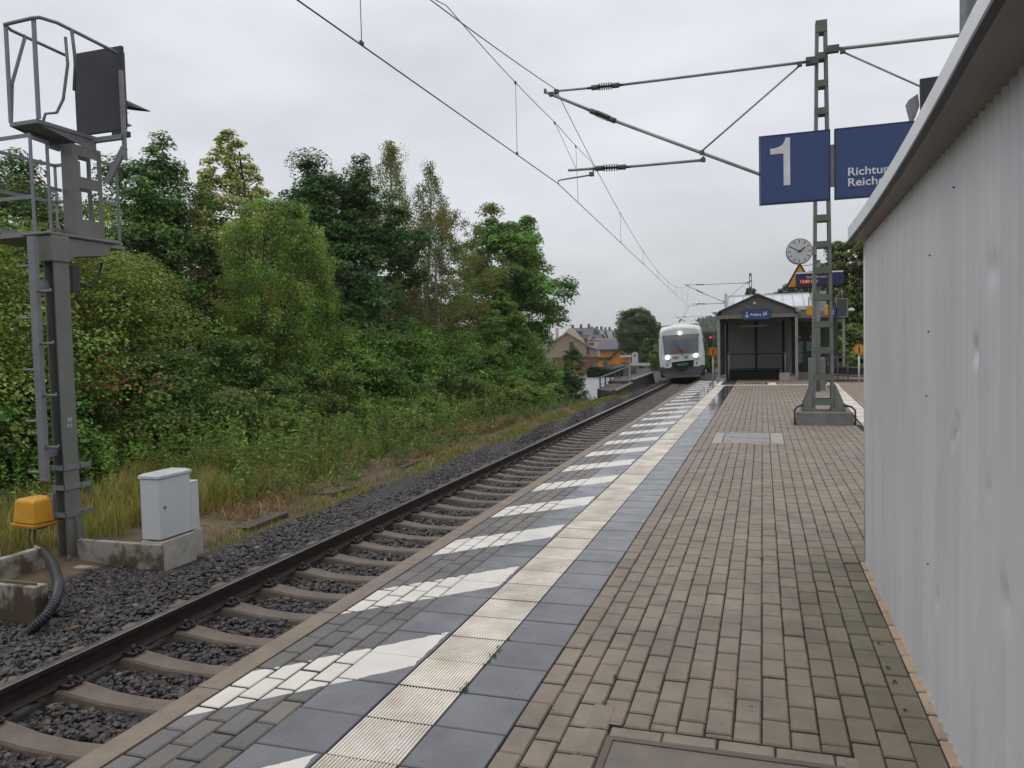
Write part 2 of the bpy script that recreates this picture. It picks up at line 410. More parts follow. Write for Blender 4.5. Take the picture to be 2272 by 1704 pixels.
HATCH = dict(x0=-0.722, x1=-0.012, c=0.81, per=1.245, w=0.45)
def paving_mat(name, col, col2, rough, rough2, paint=False, bump=.25, wet=False, spec=.5):
    m = mat(name, col, rough, col2, 3.2, (0.35, 0.68), 0, tint=True, rough2=rough2, spec=spec)
    t = m.node_tree; l = t.links.new
    b = [n for n in t.nodes if n.type == 'BSDF_PRINCIPLED'][0]
    tc = [n for n in t.nodes if n.type == 'TEX_COORD'][0]
    def mth(op, a, c=None, d=None):
        q = t.nodes.new('ShaderNodeMath'); q.operation = op
        for i, x in enumerate((a, c, d)):
            if x is None: continue
            if isinstance(x, (int, float)): q.inputs[i].default_value = x
            else: l(x, q.inputs[i])
        return q.outputs[0]
    # fine sandy grain and light specks
    n1 = t.nodes.new('ShaderNodeTexNoise'); n1.inputs['Scale'].default_value = 260; n1.inputs['Detail'].default_value = 3
    l(tc.outputs['Object'], n1.inputs['Vector'])
    g = mth('MULTIPLY_ADD', n1.outputs['Fac'], 0.9, 0.55)
    src = b.inputs['Base Color'].links[0].from_socket
    ns = t.nodes.new('ShaderNodeTexNoise'); ns.inputs['Scale'].default_value = 1.1; ns.inputs['Detail'].default_value = 7; ns.inputs['Roughness'].default_value = .7
    l(tc.outputs['Object'], ns.inputs['Vector'])
    nd = t.nodes.new('ShaderNodeTexNoise'); nd.inputs['Scale'].default_value = 34; nd.inputs['Detail'].default_value = 1
    l(tc.outputs['Object'], nd.inputs['Vector'])
    g = mth('MULTIPLY', g, mth('MULTIPLY_ADD', ns.outputs['Fac'], .62, .70))
    g = mth('MULTIPLY', g, mth('SUBTRACT', 1.0, mth('MULTIPLY', mth('GREATER_THAN', nd.outputs['Fac'], .735), .55)))
    mm = t.nodes.new('ShaderNodeMix'); mm.data_type = 'RGBA'; mm.blend_type = 'MULTIPLY'; mm.inputs['Factor'].default_value = 0.9
    l(src, mm.inputs['A']); l(g, mm.inputs['B']); last = mm.outputs['Result']
    if paint:
        sp = t.nodes.new('ShaderNodeSeparateXYZ'); l(tc.outputs['Object'], sp.inputs[0])
        n2 = t.nodes.new('ShaderNodeTexNoise'); n2.inputs['Scale'].default_value = 11; n2.inputs['Detail'].default_value = 4
        l(tc.outputs['Object'], n2.inputs['Vector'])
        wob = mth('MULTIPLY_ADD', n2.outputs['Fac'], 0.05, -0.025)
        d = mth('ADD', mth('SUBTRACT', mth('SUBTRACT', sp.outputs['Y'], sp.outputs['X']), HATCH['c']), wob)
        ph = mth('FLOORED_MODULO', d, HATCH['per'])
        k = mth('MULTIPLY', mth('LESS_THAN', ph, HATCH['w']), mth('MULTIPLY', mth('GREATER_THAN', sp.outputs['X'], HATCH['x0']), mth('LESS_THAN', mth('ADD', sp.outputs['X'], mth('MULTIPLY', wob, .8)), HATCH['x1'] - .01)))
        # worn away here and there, and gone in the joints
        n3 = t.nodes.new('ShaderNodeTexNoise'); n3.inputs['Scale'].default_value = 7; n3.inputs['Detail'].default_value = 10; n3.inputs['Roughness'].default_value = .75
        l(tc.outputs['Object'], n3.inputs['Vector'])
        wear = mth('LESS_THAN', n3.outputs['Fac'], 0.66)
        top = mth('GREATER_THAN', sp.outputs['Z'], -0.0048)
        k = mth('MULTIPLY', mth('MULTIPLY', k, wear), top)
        n4 = t.nodes.new('ShaderNodeTexNoise'); n4.inputs['Scale'].default_value = 5; n4.inputs['Detail'].default_value = 8
        l(tc.outputs['Object'], n4.inputs['Vector'])
        pc = t.nodes.new('ShaderNodeMix'); pc.data_type = 'RGBA'; pc.inputs['A'].default_value = (.80, .77, .71, 1); pc.inputs['B'].default_value = (.50, .46, .40, 1)
        l(n4.outputs['Fac'], pc.inputs['Factor'])
        fm = t.nodes.new('ShaderNodeMix'); fm.data_type = 'RGBA'
        l(k, fm.inputs['Factor']); l(last, fm.inputs['A']); l(pc.outputs['Result'], fm.inputs['B']); last = fm.outputs['Result']
    l(last, b.inputs['Base Color'])
    if wet:
        sp2 = t.nodes.new('ShaderNodeSeparateXYZ'); l(tc.outputs['Object'], sp2.inputs[0])
        a = t.nodes.new('ShaderNodeMapRange'); a.interpolation_type = 'SMOOTHSTEP'; a.inputs['From Min'].default_value = 11; a.inputs['From Max'].default_value = 19
        nz = t.nodes.new('ShaderNodeTexNoise'); nz.inputs['Scale'].default_value = .6; l(tc.outputs['Object'], nz.inputs['Vector'])
        l(mth('MULTIPLY_ADD', nz.outputs['Fac'], 8.0, mth('ADD', sp2.outputs['Y'], -4.0)), a.inputs['Value'])
        src = b.inputs['Roughness'].links[0].from_socket
        l(mth('MULTIPLY', src, mth('SUBTRACT', 1.0, mth('MULTIPLY', a.outputs[0], 0.8))), b.inputs['Roughness'])
    bp = t.nodes.new('ShaderNodeBump'); bp.inputs['Strength'].default_value = bump; bp.inputs['Distance'].default_value = 0.0012
    l(n1.outputs['Fac'], bp.inputs['Height']); l(bp.outputs[0], b.inputs['Normal'])
    return m
def pavers(rects, tints, ch=0.006, gap=0.006, jit=0.0022, dep=0.03, g=None, tilt=.0042):
    """one mesh of chamfered blocks; rects = (x0, x1, y0, y1)"""
    g = g or np.random.default_rng(5)
    r = np.asarray(rects, float); n = len(r)
    h = gap / 2 * (1 + g.uniform(-.5, .9, (n, 4))) * np.array([.85, .85, 1.9, 1.9])
    x0, x1, y0, y1 = r[:, 0] + h[:, 0], r[:, 1] - h[:, 1], r[:, 2] + h[:, 2], r[:, 3] - h[:, 3]
    z = np.minimum(g.normal(-.0008, jit * .55, n), .0012); tx = g.normal(0, tilt, n); ty = g.normal(0, tilt * .8, n)
    cx, cy = (x0 + x1) / 2, (y0 + y1) / 2
    def ring(c, zo):
        o = []
        for a, b in ((x0 + c, y0 + c), (x1 - c, y0 + c), (x1 - c, y1 - c), (x0 + c, y1 - c)):
            o.append(np.stack([a, b, z + zo + tx * (a - cx) + ty * (b - cy)], -1))
        return o
    V = np.stack(ring(ch, 0) + ring(0, -ch) + ring(0, -dep), 1)
    f = [(0, 1, 2, 3)] + [(j + 4 * k + 4, (j + 1) % 4 + 4 * k + 4, (j + 1) % 4 + 4 * k, j + 4 * k) for k in (0, 1) for j in range(4)]
    F = (np.array(f)[None] + 12 * np.arange(n)[:, None, None]).reshape(-1, 4)
    return V.reshape(-1, 3), F, np.repeat(np.asarray(tints, float), 12, 0)
g = np.random.default_rng(11)
def rightedge(y): return 2.75 + 0.0342 * y
# brown bricks of the walking area
rc = []; tn = []
COV = (0.86, 1.90, -0.62, 0.49)      # surround of the near cover
LID = (0.82, 1.82, 9.25, 10.61)
SKIP = ((-.1, 4.4, 25.06, 25.34), (1.72, 1.98, 25.3, 26.85), (.92, 1.5, 26.02, 26.28))
for k in range(42):
    xa = 0.604 + 0.1022 * k
    off = (k % 2) * 0.1 + g.uniform(-.012, .012) + (k % 3) * .02
    for j in range(-26, 150):
        ya = j * 0.2 + off
        xb, yb = xa + .1022, ya + .2
        if yb > 28.8 or ya < -5: continue
        if xb > rightedge(ya): continue
        if xa > 2.3 and yb < 2.95: continue
        if xa > COV[0] - .03 and xb < COV[1] + .03 and ya < COV[3] and yb > COV[2]:
            if yb > COV[3] + .01: ya = COV[3]
            else: continue
        if xb > LID[0] + .02 and xa < LID[1] - .02 and yb > LID[2] and ya < LID[3]:
            if ya < LID[2] - .02: yb = LID[2]
            elif yb > LID[3] + .01: ya = LID[3]
            else: continue
        if any(xb > s_[0] and xa < s_[1] and yb > s_[2] + .04 and ya < s_[3] - .04 for s_ in SKIP): continue
        rc.append((xa, xb, ya, yb))
        v = g.normal(1.0, .042); c = np.array([1.0, 1.0 + g.normal(0, .012), 1.0 + g.normal(0, .02)]) * v
        if 2.10 < xa < 2.2 and yb < 3.2: c = np.array([1.62, 1.45, 1.32]) * v              # pink edging row by the shed
        else:
            ms = float(sstep(xa, 1.35, 2.0) * (1 - sstep(ya, 2.6, 4.2))) * g.uniform(.55, 1)    # mossy, damp strip along the shed
            c = c * (1 - ms) + np.array([.50, .53, .40]) * v * ms
        tn.append(c)
# bricks laid round the near cover
for xa in np.arange(0.97, 1.80, .2): rc.append((xa, min(xa + .2, 1.90), .395, .485)); tn.append([1, 1, 1])
for ya in np.arange(-.55, .48, .2): rc.append((.868, .965, ya, ya + .2)); tn.append([.95, .95, .93])
for ya in np.arange(-.55, .38, .1): rc.append((1.79, 1.895, ya, ya + .1)); tn.append([.85, .85, .83])
m_br = paving_mat('brown_bricks', (0.236, 0.191, 0.145), (0.170, 0.140, 0.108), 0.58, 0.70)
V, F, T = pavers(rc, tn, g=g)
tag(npmesh('brick_paving', V, F, m_br, tint=T), kind='structure')
# grey bricks under the hatching
rc = []; tn = []
for k in range(4):
    xa = -0.728 + 0.1065 * k
    for j in range(-20, 150):
        ya = j * .2 + (k % 2) * .1 + .015 * k
        if ya + .2 > 28.7 or ya < -4: continue
        rc.append((xa, xa + .1065, ya, ya + .2)); v = g.normal(1, .09)
        tn.append(np.array([1, 1, 1.02]) * v if k < 1 or g.random() < .6 else np.array([1.12, 1.02, .95]) * v)
m_gb = paving_mat('grey_bricks', (0.092, 0.090, 0.088), (0.140, 0.130, 0.118), 0.40, 0.55, paint=True)
V, F, T = pavers(rc, tn, g=g, jit=.0015)
tag(npmesh('edge_paving', V, F, m_gb, tint=T), kind='structure')
# smooth dark slabs either side of the grooved strip
rc = []; tn = []
for xa, y1 in ((-.302, 28.6), (.302, 24.9)):
    for j in range(-14, 96):
        ya = .3 * j
        if ya + .3 > y1: continue
        rc.append((xa, xa + .3, ya, ya + .3)); v = g.normal(1, .07); tn.append(np.array([1, 1, 1.03]) * v)
for xa in np.arange(.9, 1.6, .3): rc.append((xa, xa + .3, 26.0, 26.3)); tn.append([.6, .6, .6])
m_sl = paving_mat('smooth_slabs', (0.106, 0.109, 0.117), (0.066, 0.068, 0.073), 0.15, 0.34, paint=True, bump=.05, wet=True, spec=.85)
V, F, T = pavers(rc, tn, ch=.004, gap=.004, jit=.0012, g=g, tilt=.0016)
tag(npmesh('slab_paving', V, F, m_sl, tint=T), kind='structure')
# white grooved tactile tiles: 20 ribs along each
m_tac = paving_mat('tactile_tiles', (0.80, 0.75, 0.66), (0.52, 0.46, 0.37), 0.5, 0.6, bump=.1)
def tactile(rects, along_y=True, ribs=20):
    Vs = []; Fs = []; Ts = []; base = 0
    for (x0, x1, y0, y1) in rects:
        v = g.normal(1, .05) * np.array([1, 1 + g.normal(0, .004), 1 + g.normal(0, .01)]); zt = g.normal(0, .0014); gap = .004
        x0 += gap; x1 -= gap; y0 += gap; y1 -= gap
        pr = []
        a, b = (x0, x1) if along_y else (y0, y1)
        for i in range(ribs):
            u = a + (b - a) * np.array([i, i + .24, i + .36, i + .86]) / ribs
            pr += [(u[0], -.0042), (u[1], -.0042), (u[2], 0), (u[3], 0)]
        pr = [(a, -.03)] + pr + [(b, -.0042), (b, -.03)]
        m = len(pr)
        for c in ((y0, y1) if along_y else (x0, x1)):
            for u, z in pr: Vs.append((u, c, z + zt - .001) if along_y else (c, u, z + zt - .001))
        for i in range(m - 1): Fs.append((base + i, base + i + 1, base + m + i + 1, base + m + i) if along_y else (base + i, base + m + i, base + m + i + 1, base + i + 1))
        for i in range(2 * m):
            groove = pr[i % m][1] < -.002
            Ts.append(v * (.72 if groove else 1))  # grooves tinted darker, their shade put into the tile colour
        base += 2 * m
    return Vs, Fs, Ts
rc = [(0.0, .3, .3 * j, .3 * j + .3) for j in range(-14, 83)]
Vs, Fs, Ts = tactile(rc)
rc2 = [(x, x + .3, 25.05, 25.35) for x in np.arange(0.0, 4.2, .3)] + [(1.7, 2.0, 25.36 + .3 * q, 25.66 + .3 * q) for q in range(5)] + [(-.02, .14, 25.4 + .3 * q, 25.7 + .3 * q) for q in range(9)]
a, b, c = tactile(rc2, False, 10); b = [tuple(q + len(Vs) for q in f) for f in b]
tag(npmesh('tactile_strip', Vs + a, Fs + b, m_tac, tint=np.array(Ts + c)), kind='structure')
# the strip along the other platform edge, seen past the mast
Vs = []; Fs = []; Ts = []
a, b, c = tactile([(0, .3, .3 * j, .3 * j + .3) for j in range(0, 88)], True, 10)
o = npmesh('tactile_strip', a, b, m_tac, tint=np.array(c)); o.location = (2.76, 0.3, .002); o.rotation_euler = (0, 0, -.0342); tag(o, kind='structure')
V, F, T = pavers([(.31 + .11 * q, .42 + .11 * q, .2 * j, .2 * j + .2) for j in range(0, 132) for q in range(9)], [[1.05, 1.0, .96]] * (132 * 9), ch=.004, g=g)
o = npmesh('brick_paving', V, F, m_br, tint=T); o.location = (2.76, 0.3, 0.002); o.rotation_euler = (0, 0, -.0342); tag(o, kind='structure')
# kerb stones in one-metre lengths
m_kerb = mat('kerb_concrete', (0.225, 0.180, 0.135), 0.66, (0.165, 0.132, 0.102), 7, (0.35, 0.65), 0.5, 120, tint=False)
mb = MB()
for j in range(-6, 29):
    y0 = .345 + j; gq = .004
    dx = random.uniform(-.004, .004)
    P = [(-.862 + dx, y0 + gq, -.12), (-.862 + dx, y0 + gq, -.008), (-.854 + dx, y0 + gq, .001), (-.732, y0 + gq, .001), (-.732, y0 + gq, -.12)]
    mb.prism(P, (0, 1 - 2 * gq - (0.35 if j == 28 else 0), 0))
tag(mb.build('platform_kerb', m_kerb), kind='structure')
# weeds in the joints
def tuft(nm, pts, m, label, n=14, r=.05, h=.05):
    V = []; F = []; T = []
    for (x, y) in pts:
        for q in range(n):
            a = random.uniform(0, 2 * PI); d = random.uniform(0, r); l = random.uniform(.4, 1) * h
            bx, by = x + d * math.cos(a), y + d * math.sin(a); wv = .3 * l
            e = (bx + l * .6 * math.cos(a), by + l * .6 * math.sin(a), l * .8)
            b = len(V); V += [(bx, by, -.006), (bx - wv * math.sin(a) + l * .3 * math.cos(a), by + wv * math.cos(a) + l * .3 * math.sin(a), l * .6), e, (bx + wv * math.sin(a) + l * .3 * math.cos(a), by - wv * math.cos(a) + l * .3 * math.sin(a), l * .6)]
            F.append((b, b + 1, b + 2, b + 3)); T += [np.array([.07, .13, .03]) * random.uniform(.7, 1.5)] * 4
    o = npmesh(nm, V, F, m, tint=np.array(T)); return tag(o, label, 'weeds', kind='stuff')
m_leaf = leafmat('leaf')
pts = [(.305 + random.uniform(-.01, .01), random.uniform(.55, 1.35)) for q in range(12)] + [(2.06, y) for y in (.9, 1.15, 1.3, 1.6)] + [(.604 + .1022 * random.randint(1, 13), random.uniform(-.2, 4)) for q in range(7)]
tuft('weeds', pts, m_leaf, 'tiny green weeds growing in the joints of the platform paving', 6, .012, .016)

# ---------------------------------------------------------------- shed
m_galv = mat('galvanised_sheet', (0.60, 0.612, 0.622), 0.48, (0.50, 0.512, 0.525), 1.6, (0.3, 0.7), 0.12, 220, metal=0.2, stretch=(3, 3, .35), detail=6)
m_trim = mat('roof_trim', (0.74, 0.75, 0.77), 0.42, (0.64, 0.65, 0.67), 3, metal=0.3)
m_soff = mat('soffit_sheet', (0.25, 0.205, 0.172), 0.5, (0.17, 0.145, 0.125), 2.5, stretch=(4, .6, 1))
m_dark = mat('dark_metal', (0.030, 0.030, 0.034), 0.5, (0.02, 0.02, 0.022), 8)
m_hole = mat('bolt_dark', (0.02, 0.02, 0.02), 0.6)
shed = empty('shed', (3.3, 0, 0), 0, 'low shed of corrugated grey sheet with a metal trimmed flat roof', 'shed')
def shed_wall():
    p = .0765; amp = .017
    yy = np.arange(-5.5, 3.085, p / 8); zz = np.concatenate([np.linspace(-0.01, 2.02, 90), [2.2]])
    Yg, Zg = np.meshgrid(yy, zz)
    Xg = 2.168 + amp * (1 - np.cos(2 * PI * Yg / p)) / 2 * 1.0
    # dents knocked into the sheet, and a slow waviness
    for (dy, dz, r, d) in ((.36, 1.42, .05, .030), (.18, 1.66, .07, .022), (.62, 1.16, .05, .026), (.66, 1.10, .04, .02), (.04, .72, .09, .022), (.25, 1.30, .04, .018), (-.3, 1.1, .10, .03), (.9, .45, .06, .016), (.2, 1.0, .06, .012), (-.15, 1.55, .05, .02)):
        Xg += .8 * d * np.exp(-(((Yg - dy) / (r * .55)) ** 2 + ((Zg - dz) / (r * .6)) ** 2))
    Xg += .003 * np.sin(Yg * 1.7 + 1) * np.sin(Zg * 1.3)
    Xg += np.where(np.abs(Yg - 2.28) < .007, .012, 0)      # lap of two sheets
    top = 2.075 + (3.1 - Yg) * .021
    Zg = np.minimum(Zg, top + .02)
    V = np.stack([Xg, Yg, Zg], -1).reshape(-1, 3) - np.array([3.3, 0, 0])
    nx, nz = len(yy), len(zz)
    i = np.arange(nx - 1)[None] + nx * np.arange(nz - 1)[:, None]
    F = np.stack([i, i + nx, i + nx + 1, i + 1], -1).reshape(-1, 4)
    return npmesh('wall', V, F, m_galv, shed, smooth=True)
shed_wall()
xx = np.arange(2.178, 4.6, .0765 / 6)
V = []; 
for z in (-.01, 2.2): V += [(x - 3.3, 3.085 + .0095 * math.cos(2 * PI * x / .0765), z) for x in xx]
n = len(xx); npmesh('end_wall', V, [(k, k + 1, n + k + 1, n + k) for k in range(n - 1)], m_galv, shed, smooth=True)
mb = MB(); mb.tube([(2.176, 3.082, 0), (2.176, 3.082, 2.07)], .012, 8); mb.build('corner_strip', m_galv, shed)
fx = lambda y: 2.0 + .0215 * (y + .4) + .030 * max(0.0, 1 - ((y - 1.4) / 1.9) ** 2)
fz = lambda y: 2.158 - .0130 * (y + .4)
y0, y1 = -5.8, 3.22
ysn = [y0, -3, -1.5, -.6, -.3, 0, .3, .6, .9, 1.2, 1.5, 1.8, 2.1, 2.4, 2.7, 3.0, y1]
def strip(rows, closed=True):
    """rows(y) -> points across; swept along ysn"""
    V = []; 
    for y in ysn: V += rows(y)
    n = len(rows(0)); m = len(ysn); F = [(k * n + j, k * n + (j + 1) % n, (k + 1) * n + (j + 1) % n, (k + 1) * n + j) for k in range(m - 1) for j in range(n if closed else n - 1)]
    if closed: F += [tuple(range(n)), tuple(range((m - 1) * n, m * n))]
    return V, F
top = lambda y: fz(y) + .098 - .0064 * (3.22 - y)
mb = MB(); mb.add(*strip(lambda y: [(fx(y) + .004, y, fz(y) + .012), (fx(y) + .004, y, top(y)), (fx(y) + .03, y, top(y)), (fx(y) + .03, y, fz(y) + .012)]))
mb.box(fx(y1) + .0305, 4.7, y1 - .026, y1, fz(y1) + .012, fz(y1) + .098)
mb.build('roof_trim', m_trim, shed)
mb = MB(); mb.add(*strip(lambda y: [(fx(y), y, fz(y)), (fx(y), y, fz(y) + .0115), (fx(y) + .022, y, fz(y) + .0115), (fx(y) + .022, y, fz(y) - .004)])); mb.build('drip_edge', m_dark, shed)
und = lambda y: 2.07 + (3.1 - y) * .021
mb = MB(); mb.add(*strip(lambda y: [(fx(y) + .024, min(y, y1 - .03), fz(y) + .004), (2.5, min(y, y1 - .03), und(y)), (4.68, min(y, y1 - .03), und(y)), (4.68, min(y, y1 - .03), top(y) - .02), (fx(y) + .034, min(y, y1 - .03), top(y) - .008)]))
mb.build('roof', m_soff, shed)
for (y, z) in ((1.02, 1.79), (1.04, 1.49), (1.08, 1.23), (.62, 1.98), (1.05, .55)):
    mb = MB(); mb.tube([(2.164, y, z), (2.170, y, z)], .0032, 8); mb.build('bolt', m_hole, shed)

# ---------------------------------------------------------------- near covers
m_steel = mat('brown_steel', (0.085, 0.062, 0.052), 0.55, (0.12, 0.08, 0.06), 9)
m_infill = mat('cover_infill', (0.19, 0.16, 0.135), 0.6, (0.15, 0.13, 0.11), 7, bump=.6, bscale=150, stretch=(1, 1, 1))
cv = empty('inspection_cover', (1.37, 0, 0), 0, 'square concrete inspection cover in a brown steel frame set in the brown bricks', 'cover')
mb = MB(); mb.box(.998, 1.762, -.512, .368, -.05, -.002); mb.build('infill', m_infill, cv)
mb = MB()
for a in ((.970, .997, -.54, .395), (1.763, 1.79, -.54, .395), (.997, 1.763, .369, .395), (.997, 1.763, -.54, -.513)): mb.box(a[0], a[1], a[2], a[3], -.05, .0025)
mb.build('frame', m_steel, cv)
mb = MB(); mb.tube([(1.08, .12, -.004), (1.08, .12, -.0012)], .008, 10); mb.tube([(1.68, .12, -.004), (1.68, .12, -.0012)], .008, 10); mb.build('lifting_hole', m_hole, cv)
m_wetc = mat('wet_cover', (0.27, 0.255, 0.24), 0.32, (0.17, 0.17, 0.17), 5, (.35, .6), .3, 60, rough2=.5)
m_pale = mat('pale_concrete', (0.36, 0.33, 0.29), 0.6, (0.27, 0.25, 0.22), 5, bump=.3)
dc = empty('drain_cover', (1.29, 9.9, 0), 0, 'pair of wet grey drain covers in a pale concrete surround, before the mast', 'cover')
mb = MB()
for a in ((.812, .95, 9.255, 10.605), (.955, 1.64, 9.255, 9.33), (.955, 1.64, 10.53, 10.605), (1.645, 1.826, 9.255, 10.605)): mb.box(a[0], a[1], a[2], a[3], -.05, -.001)
mb.build('surround', m_pale, dc)
for a in ((.962, 1.635, 9.335, 9.915), (.962, 1.635, 9.935, 10.52)):
    mb = MB(); mb.box(a[0], a[1], a[2], a[3], -.05, .003); mb.build('lid', m_wetc, dc, bevel=.006)

# ---------------------------------------------------------------- light signal on the far side of the track
m_gzn = mat('galvanised_steel', (0.22, 0.228, 0.245), 0.5, (0.16, 0.168, 0.18), 7, (.3, .7), .1, 200, metal=0.25)
m_grn = mat('grey_green_paint', (0.165, 0.172, 0.150), 0.55, (0.130, 0.138, 0.122), 3, (.3, .7), .1, 120)
m_blk = mat('signal_black', (0.024, 0.025, 0.029), 0.5, (0.018, 0.018, 0.022), 5)
sg = empty('railway_signal', (-6.5, 4.8, -0.97), 0, 'tall light signal seen from behind, ladder and two caged platforms on its grey post', 'signal')
mb = MB()
px0, px1, py0, py1 = -6.605, -6.445, 4.69, 4.90
mb.box(px1 - .014, px1, py0, py1, -1.0, 2.62); mb.box(px0, px0 + .014, py0, py1, -1.0, 2.62); mb.box(px0 + .014, px1 - .014, 4.79, 4.80, -1.0, 2.62)
mb.build('post', m_grn, sg)
mb = MB()
mb.box(-6.75, -6.30, 4.56, 5.04, -1.0, -.955)
for P in ([(px1, 4.795, -.955), (px1 + .12, 4.795, -.955), (px1 + .03, 4.795, -.45), (px1, 4.795, -.45)],):
    mb.prism(P, (0, .012, 0))
mb.prism([(px1 + .001, 4.70, -.95), (px1 + .001, 4.99, -.95), (px1 + .001, 4.89, -.50), (px1 + .001, 4.70, -.50)], (.012, 0, 0))
for x, y in ((-6.34, 4.6), (-6.34, 5.0), (-6.71, 4.6)): mb.tube([(x, y, -.955), (x, y, -.88)], .018, 8)
mb.build('base_plate', m_grn, sg)
for z in (-.45, -.12, .12):
    mb = MB()
    mb.box(px0 - .03, px1 + .03, py0 - .018, py0 - .003, z, z + .06); mb.box(px1 + .003, px1 + .016, py0 - .018, py1 + .16, z, z + .06); mb.box(px0 - .03, px1 + .03, py1 + .003, py1 + .016, z, z + .06)
    mb.build('clamp', m_gzn, sg)
text('stencil_mark', '83', .07, mat('stencil_white', (.6, .6, .58), .7), (px1 + .001, 4.77, .70), sg, (PI / 2, 0, PI / 2), ext=.0005)
text('stencil_mark', '7/2', .06, mat('stencil_white', (.6, .6, .58)), (px1 + .001, 4.755, .63), sg, (PI / 2, 0, PI / 2), ext=.0005)
# ladder with rungs to alternate sides of one spar
mb = MB(); mb.box(-6.62, -6.52, 4.50, 4.56, .02, 2.90); ld = mb.build('ladder', m_gzn, sg)
for q, z in enumerate(np.arange(.12, 2.75, .305)):
    for s2 in ((-1, 1)[q % 2],):
        mb = MB(); xa = -6.57 + s2 * .05; mb.tube([(xa, 4.53, z), (xa + s2 * .19, 4.53, z)], .016, 8); mb.tube([(xa + s2 * .185, 4.53, z - .004), (xa + s2 * .185, 4.53, z + .03)], .012, 6); mb.build('rung', m_gzn, ld)
for z in (2.28, .30):
    mb = MB(); mb.box(-6.60, -6.53, 4.561, 4.688, z, z + .11); mb.build('ladder_bracket', m_gzn, sg)
# bracket carrying the upper frame backwards
mb = MB()
mb.prism([(-6.46, 4.905, 2.93), (-6.46, 5.62, 2.93), (-6.46, 5.50, 2.76), (-6.46, 5.02, 2.70), (-6.46, 4.905, 2.62)], (-.34, 0, 0)); mb.box(-6.64, -6.42, 4.66, 4.904, 2.62, 2.93)
mb.box(-6.85, -6.43, 4.62, 5.70, 2.932, 2.965)
mb.build('bracket', m_grn, sg, bevel=.012)
mb = MB(); mb.box(-6.60, -6.50, 5.0, 5.10, 2.28, 2.60); mb.tube([(-6.55, 5.05, 2.42), (-6.55, 5.3, 2.36), (-6.55, 5.45, 2.5), (-6.55, 5.5, 2.68)], .02, 8); mb.build('cable_gland', m_dark, sg)
# upper frame: plates with two openings
mb = MB()
xa, xb, ya, yb = -6.77, -6.585, 5.16, 5.60
mb.box(xa, xb, ya, ya + .012, 2.966, 4.13)
for x in (xb - .012, xa):
    mb.box(x, x + .012, ya + .013, ya + .085, 2.966, 4.13); mb.box(x, x + .012, yb - .06, yb, 2.966, 4.13)
    for z0, z1 in ((2.966, 3.21), (3.60, 3.74), (4.0, 4.13)): mb.box(x, x + .012, ya + .0855, yb - .0605, z0, z1)
mb.build('upper_frame', m_grn, sg)
# lower platform with railing
mb = MB(); mb.box(-7.75, -6.9, 4.70, 5.95, 2.945, 2.985); mb.box(-6.895, -6.60, 5.71, 5.95, 2.905, 2.945); mb.box(-7.75, -6.62, 4.66, 4.695, 2.93, 2.99); mb.build('lower_platform', m_gzn, sg)
mb = MB()
def fr(a, b, w2=.045, h2=.014): mb.bar(a, b, w2, h2)
for (x, y) in ((-6.70, 4.68), (-6.75, 4.95), (-7.72, 4.68), (-7.72, 5.92), (-7.3, 5.92)): mb.box(x - .02, x + .02, y - .008, y + .008, 2.99, 4.12)
for z in (4.12, 3.62, 3.12):
    fr((-6.75, 4.95, z - .06), (-6.775, 5.15, z - .06), .014, .04); fr((-7.73, 5.92, z), (-7.28, 5.92, z), .014, .045); fr((-7.72, 4.68, z), (-7.72, 5.92, z), .014, .045)
fr((-7.72, 4.68, 4.12), (-6.69, 4.68, 4.12), .014, .045); fr((-6.70, 4.68, 4.10), (-6.75, 4.95, 4.10), .014, .045); fr((-7.72, 4.68, 3.4), (-6.70, 4.68, 3.4), .014, .045)

mb.build('lower_railing', m_gzn, sg)
mb = MB(); mb.box(-6.68, -6.64, 5.912, 5.928, 2.93, 4.0)
for z in (4.0, 3.5, 3.0): mb.bar((-6.60, 5.61, z), (-6.655, 5.92, z), .014, .04)
mb.build('side_railing', m_gzn, sg)
# upper platform and its cage
mb = MB(); mb.box(-7.02, -6.585, 4.69, 5.55, 4.255, 4.30); mb.prism([(-6.60, 4.69, 4.254), (-6.60, 5.55, 4.254), (-6.60, 5.55, 4.10)], (-.012, 0, 0)); mb.prism([(-7.0, 4.69, 4.254), (-7.0, 5.55, 4.254), (-7.0, 5.55, 4.10)], (-.012, 0, 0)); mb.build('upper_platform', m_gzn, sg)
mb = MB()
mb.box(-7.035, -6.985, 4.69, 4.71, 4.30, 5.45); mb.box(-6.60, -6.545, 4.69, 4.71, 4.30, 5.46)
mb.tube([(-7.01, 4.685, 5.45), (-6.57, 4.685, 5.46), (-6.50, 4.72, 5.47), (-6.44, 4.90, 5.47), (-6.33, 5.16, 5.40), (-6.10, 5.46, 5.26)], .022, 8)
mb.tube([(-7.01, 4.685, 5.45), (-7.02, 4.78, 5.42), (-6.96, 5.50, 5.36)], .02, 8)
mb.bar((-6.99, 4.72, 4.75), (-7.0, 4.95, 5.42), .02, .035)
mb.bar((-7.0, 4.70, 4.32), (-7.0, 4.74, 4.8), .02, .03)
mb.tube([(-6.37, 5.04, 5.43), (-6.45, 5.15, 5.1), (-6.6, 5.25, 4.8)], .02, 8)
mb.tube([(-6.45, 5.02, 5.35), (-6.50, 5.08, 5.05), (-6.62, 5.10, 4.65), (-6.68, 5.05, 4.48), (-6.78, 4.98, 4.46), (-6.82, 4.95, 4.30)], .018, 8)
mb.build('upper_cage', m_gzn, sg)
mb = MB(); mb.box(-6.86, -6.08, 5.50, 5.545, 4.33, 5.37); mb.box(-6.80, -6.14, 5.546, 5.62, 4.40, 5.33); mb.box(-6.30, -6.10, 5.505, 5.62, 4.26, 4.33)
hd = mb.build('signal_head', m_blk, sg, bevel=.006)
